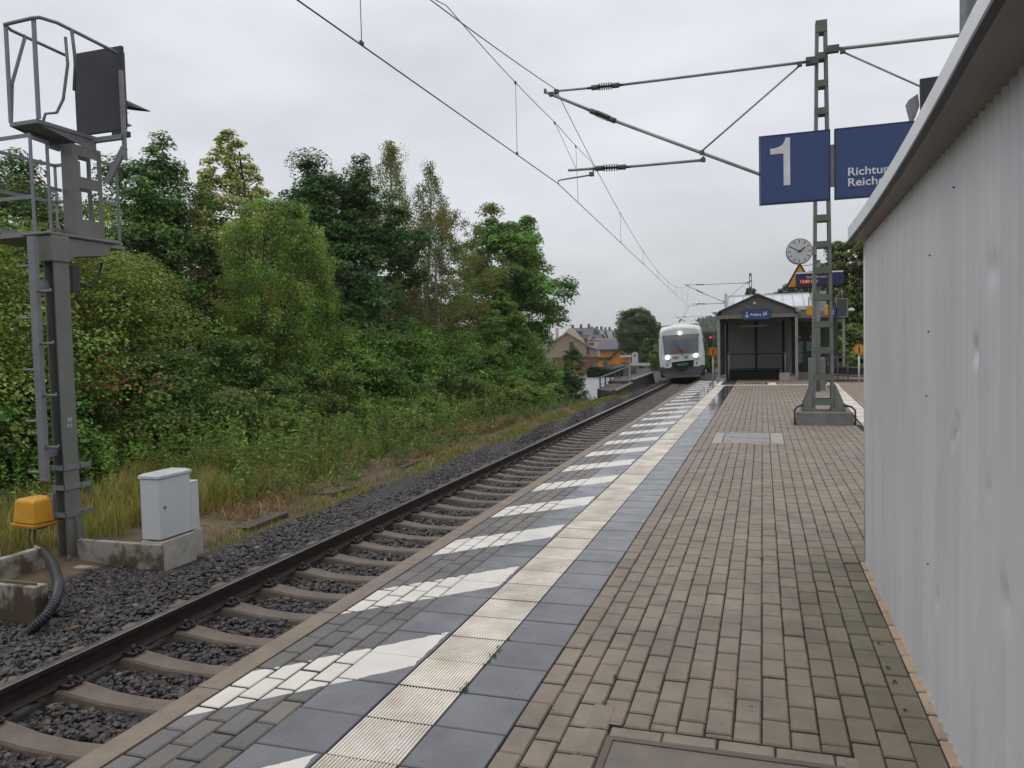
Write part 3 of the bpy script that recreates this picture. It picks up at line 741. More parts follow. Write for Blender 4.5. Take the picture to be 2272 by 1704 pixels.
mb = MB(); mb.box(-6.10, -6.055, 5.46, 5.498, 3.95, 5.05); mb.bar((-6.08, 5.48, 4.1), (-6.33, 5.42, 3.66), .04, .075); mb.box(-6.55, -6.08, 5.44, 5.498, 4.20, 4.26); mb.build('head_bracket', m_gzn, sg)
for (x, z, l) in ((-6.28, 4.68, .55), (-6.28, 4.40, .2), (-6.6, 4.68, .5)):
    mb = MB(); V = []; nn = 10
    for k in range(nn + 1):
        a = PI * k / nn
        V += [(x + .11 * math.cos(a), 5.62, z + .11 * math.sin(a)), (x + .085 * math.cos(a), 5.62 + l * (math.sin(a) * .9 + .1), z + .10 * math.sin(a) - .02 * math.sin(a))]
    mb.add(V, [(2 * k, 2 * k + 1, 2 * k + 3, 2 * k + 2) for k in range(nn)], True)
    mb.build('visor', m_blk, hd)

# yellow equipment box on the post
m_yel = mat('yellow_enamel', (0.66, 0.34, 0.012), 0.42, (0.56, 0.26, 0.012), 4, (.35, .7), .1, 100)
yb_ = empty('junction_box', (-6.98, 4.70, -.48), 0, 'yellow tapered equipment box bolted beside the foot of the signal post', 'box')
c = (-6.83, 4.62); A = R(-8)
def rotp(x, y, z): return (c[0] + x * math.cos(A) - y * math.sin(A), c[1] + x * math.sin(A) + y * math.cos(A), z)
mb = MB()
b0, b1, z0, z1 = .175, .155, -.49, -.205
V = [rotp(sx * b * (1.15 if ax else 1), sy * b * 1.0, z) for z, b in ((z0, b0), (z1 - .02, b1)) for sx, sy, ax in ((-1, -1, 1), (1, -1, 1), (1, 1, 1), (-1, 1, 1))]
V += [rotp(sx * .13 * 1.15, sy * .13, z1) for sx, sy in ((-1, -1), (1, -1), (1, 1), (-1, 1))]
mb.add(V, [(0, 3, 2, 1), (0, 1, 5, 4), (1, 2, 6, 5), (2, 3, 7, 6), (3, 0, 4, 7), (4, 5, 9, 8), (5, 6, 10, 9), (6, 7, 11, 10), (7, 4, 8, 11), (8, 9, 10, 11)])
mb.build('cover', m_yel, yb_, bevel=.018, seg=3)
mb = MB(); mb.add([rotp(sx * .225, sy * .195, z) for z in (-.535, -.495) for sx, sy in ((-1, -1), (1, -1), (1, 1), (-1, 1))], [(0, 3, 2, 1), (4, 5, 6, 7), (0, 1, 5, 4), (1, 2, 6, 5), (2, 3, 7, 6), (3, 0, 4, 7)])
mb.build('flange', mat('yellow_orange', (.50, .22, .012), .5), yb_, bevel=.01)
mb = MB(); mb.box(-6.70, -6.61, 4.66, 4.688, -.54, -.16); mb.box(-6.90, -6.76, 4.55, 4.70, -.585, -.536); mb.build('bracket', m_gzn, yb_)
mb = MB(); mb.tube([(-6.83, 4.58, -.55), (-6.82, 4.56, -.70), (-6.76, 4.54, -.80), (-6.70, 4.52, -.90)], .014, 6); mb.tube([(-6.90, 4.58, -.56), (-6.91, 4.56, -.70), (-6.86, 4.54, -.80), (-6.74, 4.52, -.84)], .008, 6); mb.build('cable', m_dark, yb_)
mb = MB(); mb.tube([(-6.775, 4.535, -.77), (-6.745, 4.53, -.84)], .022, 8); mb.build('cable_tag', mat('tag_white', (.6, .58, .55), .6), yb_)

# black corrugated conduit, concrete trough, low walls
m_hose = mat('black_conduit', (0.014, 0.015, 0.020), 0.45)
mb = MB(); path = [(-6.58, 4.44, -.78), (-6.39, 4.3, -.74), (-5.9, 3.95, -.70), (-5.43, 3.6, -.66), (-4.79, 3.1, -.66), (-4.57, 2.86, -.73), (-4.55, 2.74, -.83), (-4.68, 2.66, -.96), (-4.76, 2.60, -1.03)]
P = []
pv = [Vector(p) for p in path]
for i in range(len(pv) - 1):
    for q in range(14): P.append(pv[i].lerp(pv[i + 1], q / 14))
for it in range(14): P = [P[0]] + [(P[i - 1] + P[i] + P[i + 1]) / 3 for i in range(1, len(P) - 1)] + [P[-1]]
mb.tube(P, [.045 + .005 * (i % 2) for i in range(len(P))], 12, smooth=False)
tag(mb.build('conduit', m_hose), 'thick black ribbed conduit curving from the signal foot down to the gravel', 'conduit')
m_con = mat('stained_concrete', (0.30, 0.275, 0.235), 0.8, (0.070, 0.048, 0.028), 3.2, (0.44, 0.54), 0.5, 60, stretch=(1, 1, .6), detail=8)
m_con2 = mat('pale_stained_concrete', (0.31, 0.285, 0.245), 0.8, (0.10, 0.074, 0.048), 4.0, (0.46, 0.60), 0.4, 60, detail=8)
tr = empty('cable_trough', (-5.2, 2.9, -1.0), 0, 'stained concrete cable trough with a mossy lip, below the signal', 'trough')
mb = MB(); mb.box(-6.2, -4.74, 2.80, 2.86, -1.15, -.60); mb.box(-4.80, -4.74, 2.861, 2.94, -1.15, -.60); mb.box(-6.2, -4.801, 2.90, 2.94, -1.15, -.60); mb.build('body', m_con, tr, bevel=.01)
mb = MB(); mb.box(-6.2, -4.815, 2.868, 2.895, -.63, -.578); mb.build('lid', mat('mossy_lid', (.12, .11, .07), .9, (.10, .13, .03), 4, bump=.5), tr, bevel=.008)
rw = empty('retaining_wall', (-5.8, 4.8, -1.0), 0, 'low rust-stained concrete wall running from the signal foot to the grey cabinet', 'wall')
mb = MB(); mb.box(-6.28, -5.06, 4.665, 4.735, -1.15, -.70); mb.build('front_panel', m_con2, rw, bevel=.012)
mb = MB(); mb.box(-6.46, -6.36, 1.0, 4.30, -1.15, -.70); mb.build('side_panel', m_con2, rw, bevel=.012)
mb = MB(); mb.box(-6.02, -5.72, 4.35, 4.46, -1.02, -.93); mb.build('loose_slab', m_con2, rw, bevel=.01)

m_cab = mat('cabinet_grey', (0.56, 0.58, 0.585), 0.5, (0.52, 0.54, 0.545), 2, (.3, .7), .05, 200)
m_cabtop = mat('cabinet_lid', (0.60, 0.615, 0.62), 0.45)
cb = empty('relay_cabinet', (-5.25, 5.1, -.70), 0, 'pale grey trackside cabinet with a lower box behind it on a white plinth', 'cabinet')
mb = MB(); mb.box(-5.385, -5.12, 4.755, 5.275, -.67, .035); mb.build('body', m_cab, cb, bevel=.008)
mb = MB(); mb.add([(-5.40, 4.74, .045), (-5.105, 4.74, .045), (-5.105, 5.29, .045), (-5.40, 5.29, .045), (-5.40, 4.74, .075), (-5.105, 4.74, .075), (-5.105, 5.29, .075), (-5.40, 5.29, .075), (-5.36, 4.79, .10), (-5.145, 4.79, .10), (-5.145, 5.24, .10), (-5.36, 5.24, .10)], [(0, 3, 2, 1), (0, 1, 5, 4), (1, 2, 6, 5), (2, 3, 7, 6), (3, 0, 4, 7), (4, 5, 9, 8), (5, 6, 10, 9), (6, 7, 11, 10), (7, 4, 8, 11), (8, 9, 10, 11)]); mb.build('lid', m_cabtop, cb)
mb = MB(); mb.box(-5.37, -5.135, 4.77, 5.26, .0352, .0448); mb.build('seam', m_dark, cb)
mb = MB(); mb.tube([(-5.119, 4.84, -.30), (-5.108, 4.84, -.30)], .018, 10); mb.build('lock', m_gzn, cb)
mb = MB(); mb.box(-5.385, -5.13, 5.285, 5.425, -.67, -.09); mb.box(-5.39, -5.125, 5.282, 5.43, -.0895, -.075); mb.build('side_box', m_cab, cb, bevel=.005)
mb = MB(); mb.box(-5.40, -5.085, 4.742, 5.30, -1.05, -.69); mb.box(-5.39, -5.10, 5.302, 5.44, -1.0, -.675); mb.build('plinth', mat('plinth_white', (.42, .40, .36), .75, (.28, .26, .22), 5, bump=.3), cb, bevel=.01)

# ---------------------------------------------------------------- lattice masts, arms, wires
m_mast = mat('mast_green', (0.150, 0.172, 0.140), 0.5, (0.165, 0.175, 0.160), 6, (.35, .7), .1, 120)
m_mastflat = mat('mast_flat', (0.125, 0.158, 0.112), 0.5)
m_tube = mat('arm_aluminium', (0.33, 0.325, 0.32), 0.45, (0.25, 0.25, 0.245), 6, metal=.4)
m_ins = mat('insulator_brown', (0.045, 0.032, 0.028), 0.3)
m_cap = mat('clamp_grey', (0.085, 0.10, 0.095), 0.5)
m_wire = mat('copper_wire', (0.060, 0.062, 0.060), 0.5)
def make_mast(label):
    """lattice mast standing at its own origin, paving level z = 0"""
    root = empty('catenary_mast', (0, 0, 0), 0, label, 'mast')
    hw = lambda z: .185 - (.185 - .093) * (z - .26) / 6.74
    d = lambda z: .13 - .03 * (z - .26) / 6.74
    mb = MB()
    for sx in (-1, 1):
        # channel section upright: web plus two flanges
        def P(z, fx_, fy): return (sx * (hw(z) - fx_), fy * d(z), z)
        for (xa, xb, ya, yb) in ((0, .012, -1, 1), (.0125, .055, -1, -.86), (.0125, .055, .86, 1)):
            V = [P(.27, xa, ya), P(.27, xb, ya), P(.27, xb, yb), P(.27, xa, yb), P(6.98, xa, ya), P(6.98, xb, ya), P(6.98, xb, yb), P(6.98, xa, yb)]
            mb.add(V, [(0, 3, 2, 1), (4, 5, 6, 7), (0, 1, 5, 4), (1, 2, 6, 5), (2, 3, 7, 6), (3, 0, 4, 7)])
    mb.build('upright', m_mast, root, local=True)
    for z in (.38, .82, 1.29, 1.75, 2.22, 2.69, 3.14, 3.60, 4.06, 4.52, 4.98, 5.44, 5.91, 6.38, 6.88):
        hh = .055 if z < 6.8 else .10
        for fy in (-1, 1):
            mb = MB(); mb.box(-hw(z) + .004, hw(z) - .004, min(fy * (d(z) + .002), fy * (d(z) + .012)), max(fy * (d(z) + .002), fy * (d(z) + .012)), z - hh, z + hh)
            mb.build('batten_plate', m_mastflat, root, local=True)
    for sx in (-1, 1):
        mb = MB()
        for fy in (-1, 1):
            mb.prism([(sx * .19, fy * .145, .27), (sx * .36, fy * .145, .27), (sx * .36, fy * .145, .30), (sx * .19, fy * .145, .72)], (0, fy * .012, 0))
        mb.box(min(sx * .12, sx * .36), max(sx * .12, sx * .36), -.19, .19, .235, .268)
        mb.tube([(sx * .30, -.11, .268), (sx * .30, -.11, .36)], .02, 8)
        mb.build('foot_gusset', m_mast, root, local=True)
    mb = MB(); mb.box(-.37, .37, -.20, .20, .222, .2345); mb.build('foot_plate', m_steel, root, local=True)
    mb = MB(); mb.box(-.46, .46, -.40, .40, -.35, .2215); mb.build('foundation', mat('foundation_concrete', (.22, .215, .205), .8, (.15, .145, .135), 3.5, bump=.5), root, bevel=.015, local=True)
    for sx in (-1, 1):
        mb = MB(); mb.tube([(sx * .34, -.16, .33), (sx * .44, -.28, .31), (sx * .485, -.40, .26), (sx * .49, -.415, .12), (sx * .475, -.415, -.02)], .018, 8); mb.build('earth_cable', m_dark, root, local=True)
    return root
mast = make_mast('green lattice mast on a concrete block, standing behind the blue number sign')
mast.location = (2.55, 12.3, 0)
for k, (y, x, dz, lb) in enumerate(((60, .71, -.24, 'distant green lattice mast rising above the gable of the stair shelter'), (108, -6.3, -1.9, 'most distant lattice mast, small above the railcar roof'))):
    o = copy_tree(mast); o.location = (x, y, dz); o['label'] = lb
    if k == 1: o.scale = (.75, 1, 1)
    o['group'] = 'lattice masts of the line'
mast['group'] = 'lattice masts of the line'
def insulator(root, a, b, r=.045):
    a, b = Vector(a), Vector(b); t = (b - a)
    mb = MB(); mb.tube([a, a + t * .28], .034, 8); mb.tube([a + t * .74, b], .034, 8); mb.tube([a - t * .15, a], .026, 8); mb.tube([b, b + t * .15], .026, 8)
    o = mb.build('insulator', m_ins, root, local=True)
    mb = MB(); mb.tube([a + t * .22, a + t * .80], .022, 8)
    for k in range(6):
        p = a + t * (.30 + .083 * k); mb.tube([p - t * .012, p + t * .012], r + .022, 12, smooth=False)
    mb.build('sheds', m_ins, o, local=True)
    for p_, q_ in ((a, a + t * .26), (a + t * .76, b)):
        mb = MB(); mb.tube([p_, q_], .05, 8); mb.build('end_cap', m_cap, o, local=True)
def make_arm(label):
    """cantilever in the plane y = 0; x and z as on the near mast, mast axis at x = 0"""
    root = empty('cantilever_arm', (0, 0, 0), 0, label, 'cantilever')
    B = lambda m, nm, mt=m_tube: m.build(nm, mt, root, local=True)
    ox = 2.55
    mb = MB(); mb.tube([(-4.70, 0, 6.325), (-4.06, 0, 6.30)], .022, 8); mb.tube([(-3.49, 0, 6.285), (-.24, 0, 6.27)], .025, 10); B(mb, 'top_tube')
    insulator(root, (-4.02, 0, 6.30), (-3.50, 0, 6.285))
    mb = MB(); mb.tube([(-4.91, 0, 6.33), (-4.03, 0, 5.875)], .028, 10); mb.tube([(-3.60, 0, 5.645), (-.14, 0, 4.00)], .030, 10); B(mb, 'inclined_tube')
    insulator(root, (-4.05, 0, 5.88), (-3.58, 0, 5.635), .04)
    mb = MB(); mb.tube([(-2.02, 0, 4.93), (-.36, 0, 6.22)], .017, 8); B(mb, 'stay_tube')
    mb = MB(); mb.tube([(-4.50, 0, 4.815), (-4.0, 0, 4.80)], .026, 8); mb.tube([(-3.38, 0, 4.775), (-2.02, 0, 4.765)], .026, 8); B(mb, 'registration_tube')
    insulator(root, (-3.98, 0, 4.80), (-3.40, 0, 4.775))
    mb = MB(); mb.tube([(-4.02, .03, 4.80), (-4.02, .03, 4.69), (-4.11, .03, 4.69), (-4.66, .03, 4.655), (-4.71, .03, 4.64), (-4.71, .03, 4.585)], .016, 8); B(mb, 'steady_arm')
    mb = MB()
    for p in ((-4.70, 0, 6.31), (-4.80, 0, 6.275), (-.36, 0, 6.245), (-2.02, 0, 4.90), (-2.0, 0, 4.77), (-4.05, .02, 4.70)): mb.box(p[0] - .04, p[0] + .04, -.045, .045, p[2] - .035, p[2] + .035)
    mb.tube([(-4.92, 0, 6.31), (-4.92, 0, 6.39)], .028, 8); mb.box(-.26, -.08, -.06, .06, 6.21, 6.33); mb.tube([(-.22, -.11, 6.27), (-.22, .11, 6.27)], .03, 8); mb.tube([(-2.0, 0, 4.77), (-2.0, 0, 4.84)], .016, 6); mb.box(-.2, -.10, -.06, .06, 3.94, 4.06)
    mb.build('fittings', m_cap, root, local=True)
    return root
def arm_rest(root): pass
arm = make_arm('grey tube arm reaching from the near lattice mast out over the track'); arm.location = (2.55, 12.1, 0); arm['group'] = 'cantilever arms over the track'
for y, x, dz, lb in ((60, .71, -.24, 'far tube arm over the track beside the shelter gable, second from the camera'), (108, -5.0, -1.1, 'farthest tube arm, just above the railcar roof')):
    o = copy_tree(arm); o.location = (x, y, dz); o['label'] = lb; o['group'] = 'cantilever arms over the track'
# the arm for the other track, mostly behind the shed roof
ra = empty('cantilever_arm', (2.55, 12.1, 0), 0, 'tube arm running from the near mast towards the shed roof', 'cantilever', 'cantilever arms over the track')
mb = MB(); mb.tube([(2.80, 12.1, 6.42), (7.3, 12.1, 6.33)], .030, 10); mb.build('top_tube', m_tube, ra)
mb = MB(); mb.tube([(2.88, 12.1, 6.36), (4.9, 12.1, 5.12)], .017, 8); mb.build('stay_tube', m_tube, ra)
mb = MB(); mb.tube([(2.70, 12.1, 4.2), (7.5, 12.1, 6.33)], .034, 10); mb.build('inclined_tube', m_tube, ra)
mb = MB(); mb.box(2.62, 2.82, 12.04, 12.16, 6.37, 6.48); mb.box(2.84, 2.92, 12.05, 12.15, 6.34, 6.41); mb.box(2.64, 2.76, 12.05, 12.15, 4.15, 4.27); mb.build('fittings', m_cap, ra)
# wires
def sup(k): return ((-3.30, -36, 4.62), (-2.16, 12.1, 4.585), (-3.92, 60, 4.335), (-9.6, 108, 3.55))[k]
def seg(k, y):
    a, b = sup(k), sup(k + 1); t = (y - a[1]) / (b[1] - a[1])
    return a[0] + (b[0] - a[0]) * t, a[2] + (b[2] - a[2]) * t, t
def contact(y):
    k = 0 if y < 12.1 else (1 if y < 60 else 2); x, z, t = seg(k, y); return (x, y, z)
def messenger(y):
    k = 0 if y < 12.1 else (1 if y < 60 else 2); x, z, t = seg(k, y)
    return (x, y, z + 1.77 - 1.5 * 4 * t * (1 - t))
mb = MB(); mb.tube([contact(y) for y in np.concatenate([np.arange(-12, 12, 4), [12.1], np.arange(16, 60, 4), [60, 108]])], .0080, 6)
tag(mb.build('contact_wire', m_wire), 'contact wire running low over the track towards the railcar', 'wire')
mb = MB(); mb.tube([messenger(y) for y in np.concatenate([np.arange(-12, 12, 1.0), [12.1], np.arange(13, 60, 1.5), [60], np.arange(62, 108, 3)])], .0075, 6)
mw = mb.build('messenger_wire', m_wire); tag(mw, 'sagging upper carrier wire over the track with its hanging droppers', 'wire')
for y in (4.8, 9.7, 20.85, 27, 33, 39, 45, 51, 64, 70, 76):
    lo = contact(y); hi = messenger(y); 
    if y == 9.7: hi = (hi[0], y, 5.745)
    mb = MB(); mb.tube([lo, hi], .0045, 5); mb.box(lo[0] - .012, lo[0] + .012, y - .03, y + .03, lo[2] + .005, lo[2] + .04); mb.box(hi[0] - .012, hi[0] + .012, y - .03, y + .03, hi[2] - .03, hi[2] + .01); mb.build('dropper', m_wire, mw)
yr = MB(); pts = [messenger(6.2)]
for y in np.arange(7, 16.5, .8): x, z, t = seg(0 if y < 12.1 else 1, y); pts.append((x, y, 5.71 + .0075 * (y - 11.6) ** 2 + .0))
pts.append(messenger(17.2)); yr.tube(pts, .006, 5); o = yr.build('stitch_wire', m_wire); tag(o, 'thin stitch wire slung under the carrier wire at the near mast arm', 'wire')
for a, b in (((-2.17, 12.0, 5.71), (-1.80, 12.1, 4.84)), ((-2.23, 14.0, 5.75), (contact(14.15)))):
    mb = MB(); mb.tube([a, b], .0045, 5); mb.box(a[0] - .012, a[0] + .012, a[1] - .03, a[1] + .03, a[2] - .03, a[2] + .01); mb.build('dropper', m_wire, o)

# ---------------------------------------------------------------- platform signs
m_blue = mat('sign_blue', (0.022, 0.050, 0.165), 0.42, (0.030, 0.060, 0.185), 30, (.3, .7))
m_blued = mat('sign_edge', (0.015, 0.022, 0.055), 0.5)
m_wht = mat('sign_white', (0.74, 0.75, 0.76), 0.5)
m_lgrey = mat('light_grey', (0.24, 0.245, 0.25), 0.5)
def sign_box(name, label, x0, x1, y, z0, z1, th=.07):
    root = empty(name, ((x0 + x1) / 2, y, z0), 0, label, 'sign')
    mb = MB(); mb.box(x0, x1, y, y + th, z0, z1); mb.build('board', m_blue, root)
    mb = MB(); e = .012
    for a in ((x0 - e, x0 - .001, z0 - e, z1 + e), (x1 + .001, x1 + e, z0 - e, z1 + e), (x0, x1, z1 + .001, z1 + e), (x0, x1, z0 - e, z0 - .001)): mb.box(a[0], a[1], y - .004, y + th + .002, a[2], a[3])
    mb.build('frame', m_blued, root); return root
SY = 6.5
s1 = sign_box('platform_number_sign', 'blue board with a large white figure 1, first in the row by the shed', 1.53, 2.225, SY, 2.965, 3.675)
ox, oz = 1.635, 3.14; k = .503
P = [(.335, 0), (.50, 0), (.50, 1.0), (.385, 1.0), (.362, .93), (.31, .86), (.22, .82), (.11, .80), (0, .795), (0, .675), (.335, .675)]
mb = MB(); mb.prism([(ox + a * k * .80, SY - .007, oz + b * k) for a, b in P], (0, .006, 0)); mb.build('figure', m_wht, s1)
mb = MB(); mb.box(2.24, 2.285, SY + .02, SY + .05, 3.09, 3.53); mb.build('joining_plate', m_lgrey, s1)
s2 = sign_box('direction_sign', 'blue board with white lettering Richtung Reichenbach, half hidden by the shed roof', 2.29, 4.3, SY, 2.965, 3.675)
text('lettering', 'Richtung', .118, m_wht, (2.40, SY - .004, 3.185), s2, bold=.0015, sx=1.12)
text('lettering', 'Reichenbach', .118, m_wht, (2.40, SY - .004, 3.075), s2, bold=.0015, sx=1.12)
gp = empty('support_post', (3.62, 6.75, 0), 0, 'grey steel post rising behind the shed roof, carrying the blue boards', 'post')
m_post = mat('post_patina', (.085, .096, .100), .55, (.12, .13, .13), 14, (.4, .6))
mb = MB(); mb.tube([(3.585, 6.75, -.05), (3.585, 6.75, 7.2)], .092, 16); mb.build('tube', m_post, gp)
mb = MB(); mb.box(2.9, 4.1, 6.58, 6.62, 3.15, 3.22); mb.box(2.9, 4.1, 6.58, 6.62, 3.45, 3.52); mb.box(3.55, 3.62, 6.6, 6.68, 3.1, 3.55); mb.build('sign_rail', m_lgrey, gp)
fl = empty('floodlight', (3.2, 6.6, 3.75), 0, 'dark square floodlight showing above the shed roof edge', 'floodlight')
mb = MB(); mb.add([(3.09, 6.55, 4.12), (3.34, 6.62, 4.15), (3.34, 6.62, 3.74), (3.10, 6.55, 3.72), (3.14, 6.85, 4.10), (3.36, 6.9, 4.12), (3.36, 6.9, 3.78), (3.15, 6.85, 3.76)], [(0, 1, 2, 3), (7, 6, 5, 4), (0, 4, 5, 1), (1, 5, 6, 2), (2, 6, 7, 3), (3, 7, 4, 0)]); mb.build('housing', m_blk, fl, bevel=.012)
mb = MB(); mb.prism([(2.995, 6.60, 3.93), (3.085, 6.60, 3.985), (3.10, 6.60, 3.86), (3.06, 6.60, 3.74), (3.04, 6.60, 3.73)], (0, .2, 0)); mb.build('visor', m_lgrey, fl, bevel=.008)
mb = MB(); mb.box(3.36, 3.50, 6.70, 6.76, 3.90, 3.96); mb.build('bracket', m_lgrey, fl)

# clock
ck = empty('platform_clock', (2.17, 12.02, 3.02), 0, 'round white station clock with grey hands on the side of the lattice mast', 'clock')
cx, cy, cz, cr = 2.165, 12.02, 3.025, .222
mb = MB(); mb.disc((cx, cy + .06, cz), cr, (0, 1, 0), .12, 40); mb.build('case', m_lgrey, ck)
mb = MB(); mb.disc((cx, cy - .003, cz), cr - .016, (0, 1, 0), .004, 40); mb.build('dial', mat('dial_white', (.60, .61, .61), .4), ck)
m_hand = mat('hand_grey', (.055, .058, .06), .5)
mb = MB()
for q in range(12):
    a = q * PI / 6; d = (math.sin(a), 0, math.cos(a)); wv = .009
    mb.bar((cx + d[0] * .145, cy - .007, cz + d[2] * .145), (cx + d[0] * .190, cy - .007, cz + d[2] * .190), wv * 1.6, .003, (0, 1, 0))
mb.build('hour_marks', m_hand, ck)
for nm, ang, l, wv in (('hour_hand', R(56), .115, .022), ('minute_hand', R(299), .185, .016)):
    d = (math.sin(ang), math.cos(ang)); mb = MB(); mb.bar((cx - d[0] * .03, cy - .011, cz - d[1] * .03), (cx + d[0] * l, cy - .011, cz + d[1] * l), wv, .003, (0, 1, 0)); mb.build(nm, m_hand, ck)
mb = MB(); mb.tube([(cx, cy - .016, cz), (cx, cy - .006, cz)], .02, 14); mb.build('hub', m_hand, ck)
mb = MB(); d = (math.sin(R(97)), math.cos(R(97))); mb.bar((cx, cy - .0145, cz), (cx + d[0] * .13, cy - .0145, cz + d[1] * .13), .004, .002, (0, 1, 0)); mb.build('second_hand', mat('second_red', (.30, .08, .06), .5), ck)
mb = MB(); mb.box(2.385, 2.44, 12.05, 12.14, 2.95, 3.10); mb.build('bracket', m_lgrey, ck)

# ---------------------------------------------------------------- departure display and its post
m_pole = mat('pole_grey', (.16, .155, .165), .5, (.20, .195, .20), 4)
dp = empty('display_post', (3.06, 21.4, 0), 0, 'grey tube post with a grey box at its foot, behind the lattice mast', 'post')
mb = MB(); mb.tube([(3.06, 21.4, -.05), (3.06, 21.4, 3.72)], .062, 14); mb.tube([(3.06, 21.4, 3.70), (3.06, 21.4, 3.76)], .075, 14); mb.build('tube', m_pole, dp)
mb = MB(); mb.box(2.84, 3.30, 22.0, 22.35, -.03, .95); mb.build('cabinet', mat('box_grey', (.20, .195, .19), .6), dp, bevel=.02)
ds = empty('departure_display', (3.05, 21.2, 3.0), 0, 'dark blue departure display with orange time, on the post behind the mast', 'display')
mb = MB(); mb.box(2.46, 3.72, 21.15, 21.38, 3.03, 3.365); mb.build('case', mat('display_blue', (.016, .016, .085), .4), ds, bevel=.01)
mb = MB(); mb.box(2.47, 3.71, 21.14, 21.42, 3.372, 3.41); mb.build('top_cover', m_wht, ds)
text('lettering', 'Fahrplaninformation', .085, m_wht, (2.73, 21.142, 3.24), ds, sx=.80)
text('running_text', '13:00 Uhr', .125, mat('led_orange', (.35, .07, .01), .5, emit=(1.0, .20, .02), estr=.9), (2.56, 21.142, 3.105), ds, sx=.95, bold=.001)
tri = empty('warning_triangle', (2.62, 21.9, 3.1), 0, 'yellow warning triangle with black border, half behind the departure display', 'sign')
def trip(s2, y, cz): return [(2.60 - .5 * s2, y, cz - .30 * s2), (2.60 + .5 * s2, y, cz - .30 * s2), (2.60, y, cz + .60 * s2)]
mb = MB(); mb.prism(trip(.86, 21.9, 3.26), (0, .02, 0)); mb.build('border', mat('sign_black', (.03, .03, .03), .5), tri)
m_sy = mat('sign_yellow', (.62, .30, .02), .45)
mb = MB(); mb.prism(trip(.66, 21.894, 3.26), (0, .005, 0)); mb.build('field', m_sy, tri)
mb = MB(); mb.tube([(2.65, 21.93, 3.66), (3.0, 21.6, 3.66), (3.06, 21.45, 3.66)], .012, 6); mb.build('bracket', m_lgrey, tri)

# ---------------------------------------------------------------- stair shelter
m_sh = mat('shelter_grey', (.30, .285, .265), .6, (.25, .24, .22), 2)
m_shd = mat('gable_slate', (.125, .112, .104), .6, (.09, .082, .078), 4, stretch=(1, 1, 4))
m_beam = mat('beam_taupe', (.21, .185, .165), .6)
m_glass = leafmat('murky_glass', .6, .3)
_t = m_glass.node_tree
for n_ in _t.nodes:
    if n_.type == 'HUE_SAT': n_.inputs['Color'].default_value = (.50, .50, .47, 1); [_t.links.remove(l_) for l_ in list(n_.inputs['Color'].links)]
m_fr = mat('frame_dark', (.030, .030, .030), .5)
sh = empty('stair_shelter', (1.37, 28, 0), 0, 'gabled glass and steel shelter over the platform stairs, under the Ausgang board', 'shelter')
for x in (-.04, 2.74):
    for y in (28.0, 31.8, 35.8):
        mb = MB(); mb.box(x - .05, x + .05, y - .05, y + .05, .1, 2.36); mb.build('post', m_sh, sh)
mb = MB(); mb.box(-.10, 2.80, 27.93, 28.03, 2.362, 2.50); mb.box(-.10, 0, 28.031, 36, 2.362, 2.50); mb.box(2.70, 2.80, 28.031, 36, 2.362, 2.50); mb.build('beam', m_beam, sh)
mb = MB(); mb.prism([(.06, 27.965, 2.502), (2.66, 27.965, 2.502), (2.66, 27.965, 2.66), (1.37, 27.965, 3.19), (.06, 27.965, 2.66)], (0, .05, 0)); mb.build('gable', m_shd, sh)
mb = MB()
for sx in (-1, 1):
    a, b = (1.37, 3.27), (1.37 + sx * 1.40, 2.66)
    mb.prism([(a[0], 27.86, a[1]), (b[0], 27.86, b[1]), (b[0], 27.86, b[1] - .055), (a[0], 27.86, a[1] - .055)], (0, 8.3, 0))
mb.build('roof', mat('roof_dark', (.06, .06, .058), .55), sh)
mb = MB(); mb.disc((1.27, 27.95, 2.92), .05, (0, 1, 0), .03, 14); mb.build('gable_lamp', mat('lamp_glass', (.6, .52, .5), .3), sh)
for p, q in (((.62, 2.72), (.95, 2.60)), ((1.9, 2.60), (2.22, 2.78)), ((.3, 2.66), (.6, 2.58)), ((.9, 2.86), (1.25, 2.68))):
    mb = MB(); mb.bar((p[0], 27.955, p[1]), (q[0], 27.955, q[1]), .012, .03, (0, 0, 1)); mb.build('brace', m_beam, sh)
for x in (-.15, 2.80):
    mb = MB(); V = []; 
    for k in range(9): a = PI + PI * k / 8; V += [(x + .11 * math.cos(a), 27.8, 2.63 + .10 * math.sin(a)), (x + .11 * math.cos(a), 36.2, 2.63 + .10 * math.sin(a))]
    mb.add(V, [(2 * k, 2 * k + 1, 2 * k + 3, 2 * k + 2) for k in range(8)] + [tuple(range(0, 18, 2))]); mb.build('gutter', m_sh, sh)
mb = MB(); mb.box(-.14, .20, 27.93, 28.9, -.02, .125); mb.build('kerb_wall', m_pale, sh, bevel=.01)
mb = MB(); mb.box(2.13, 2.80, 28.05, 29.0, -.02, .16); mb.box(2.13, 2.5, 27.97, 28.05, -.02, .30); mb.build('kerb_wall', m_pale, sh, bevel=.01)
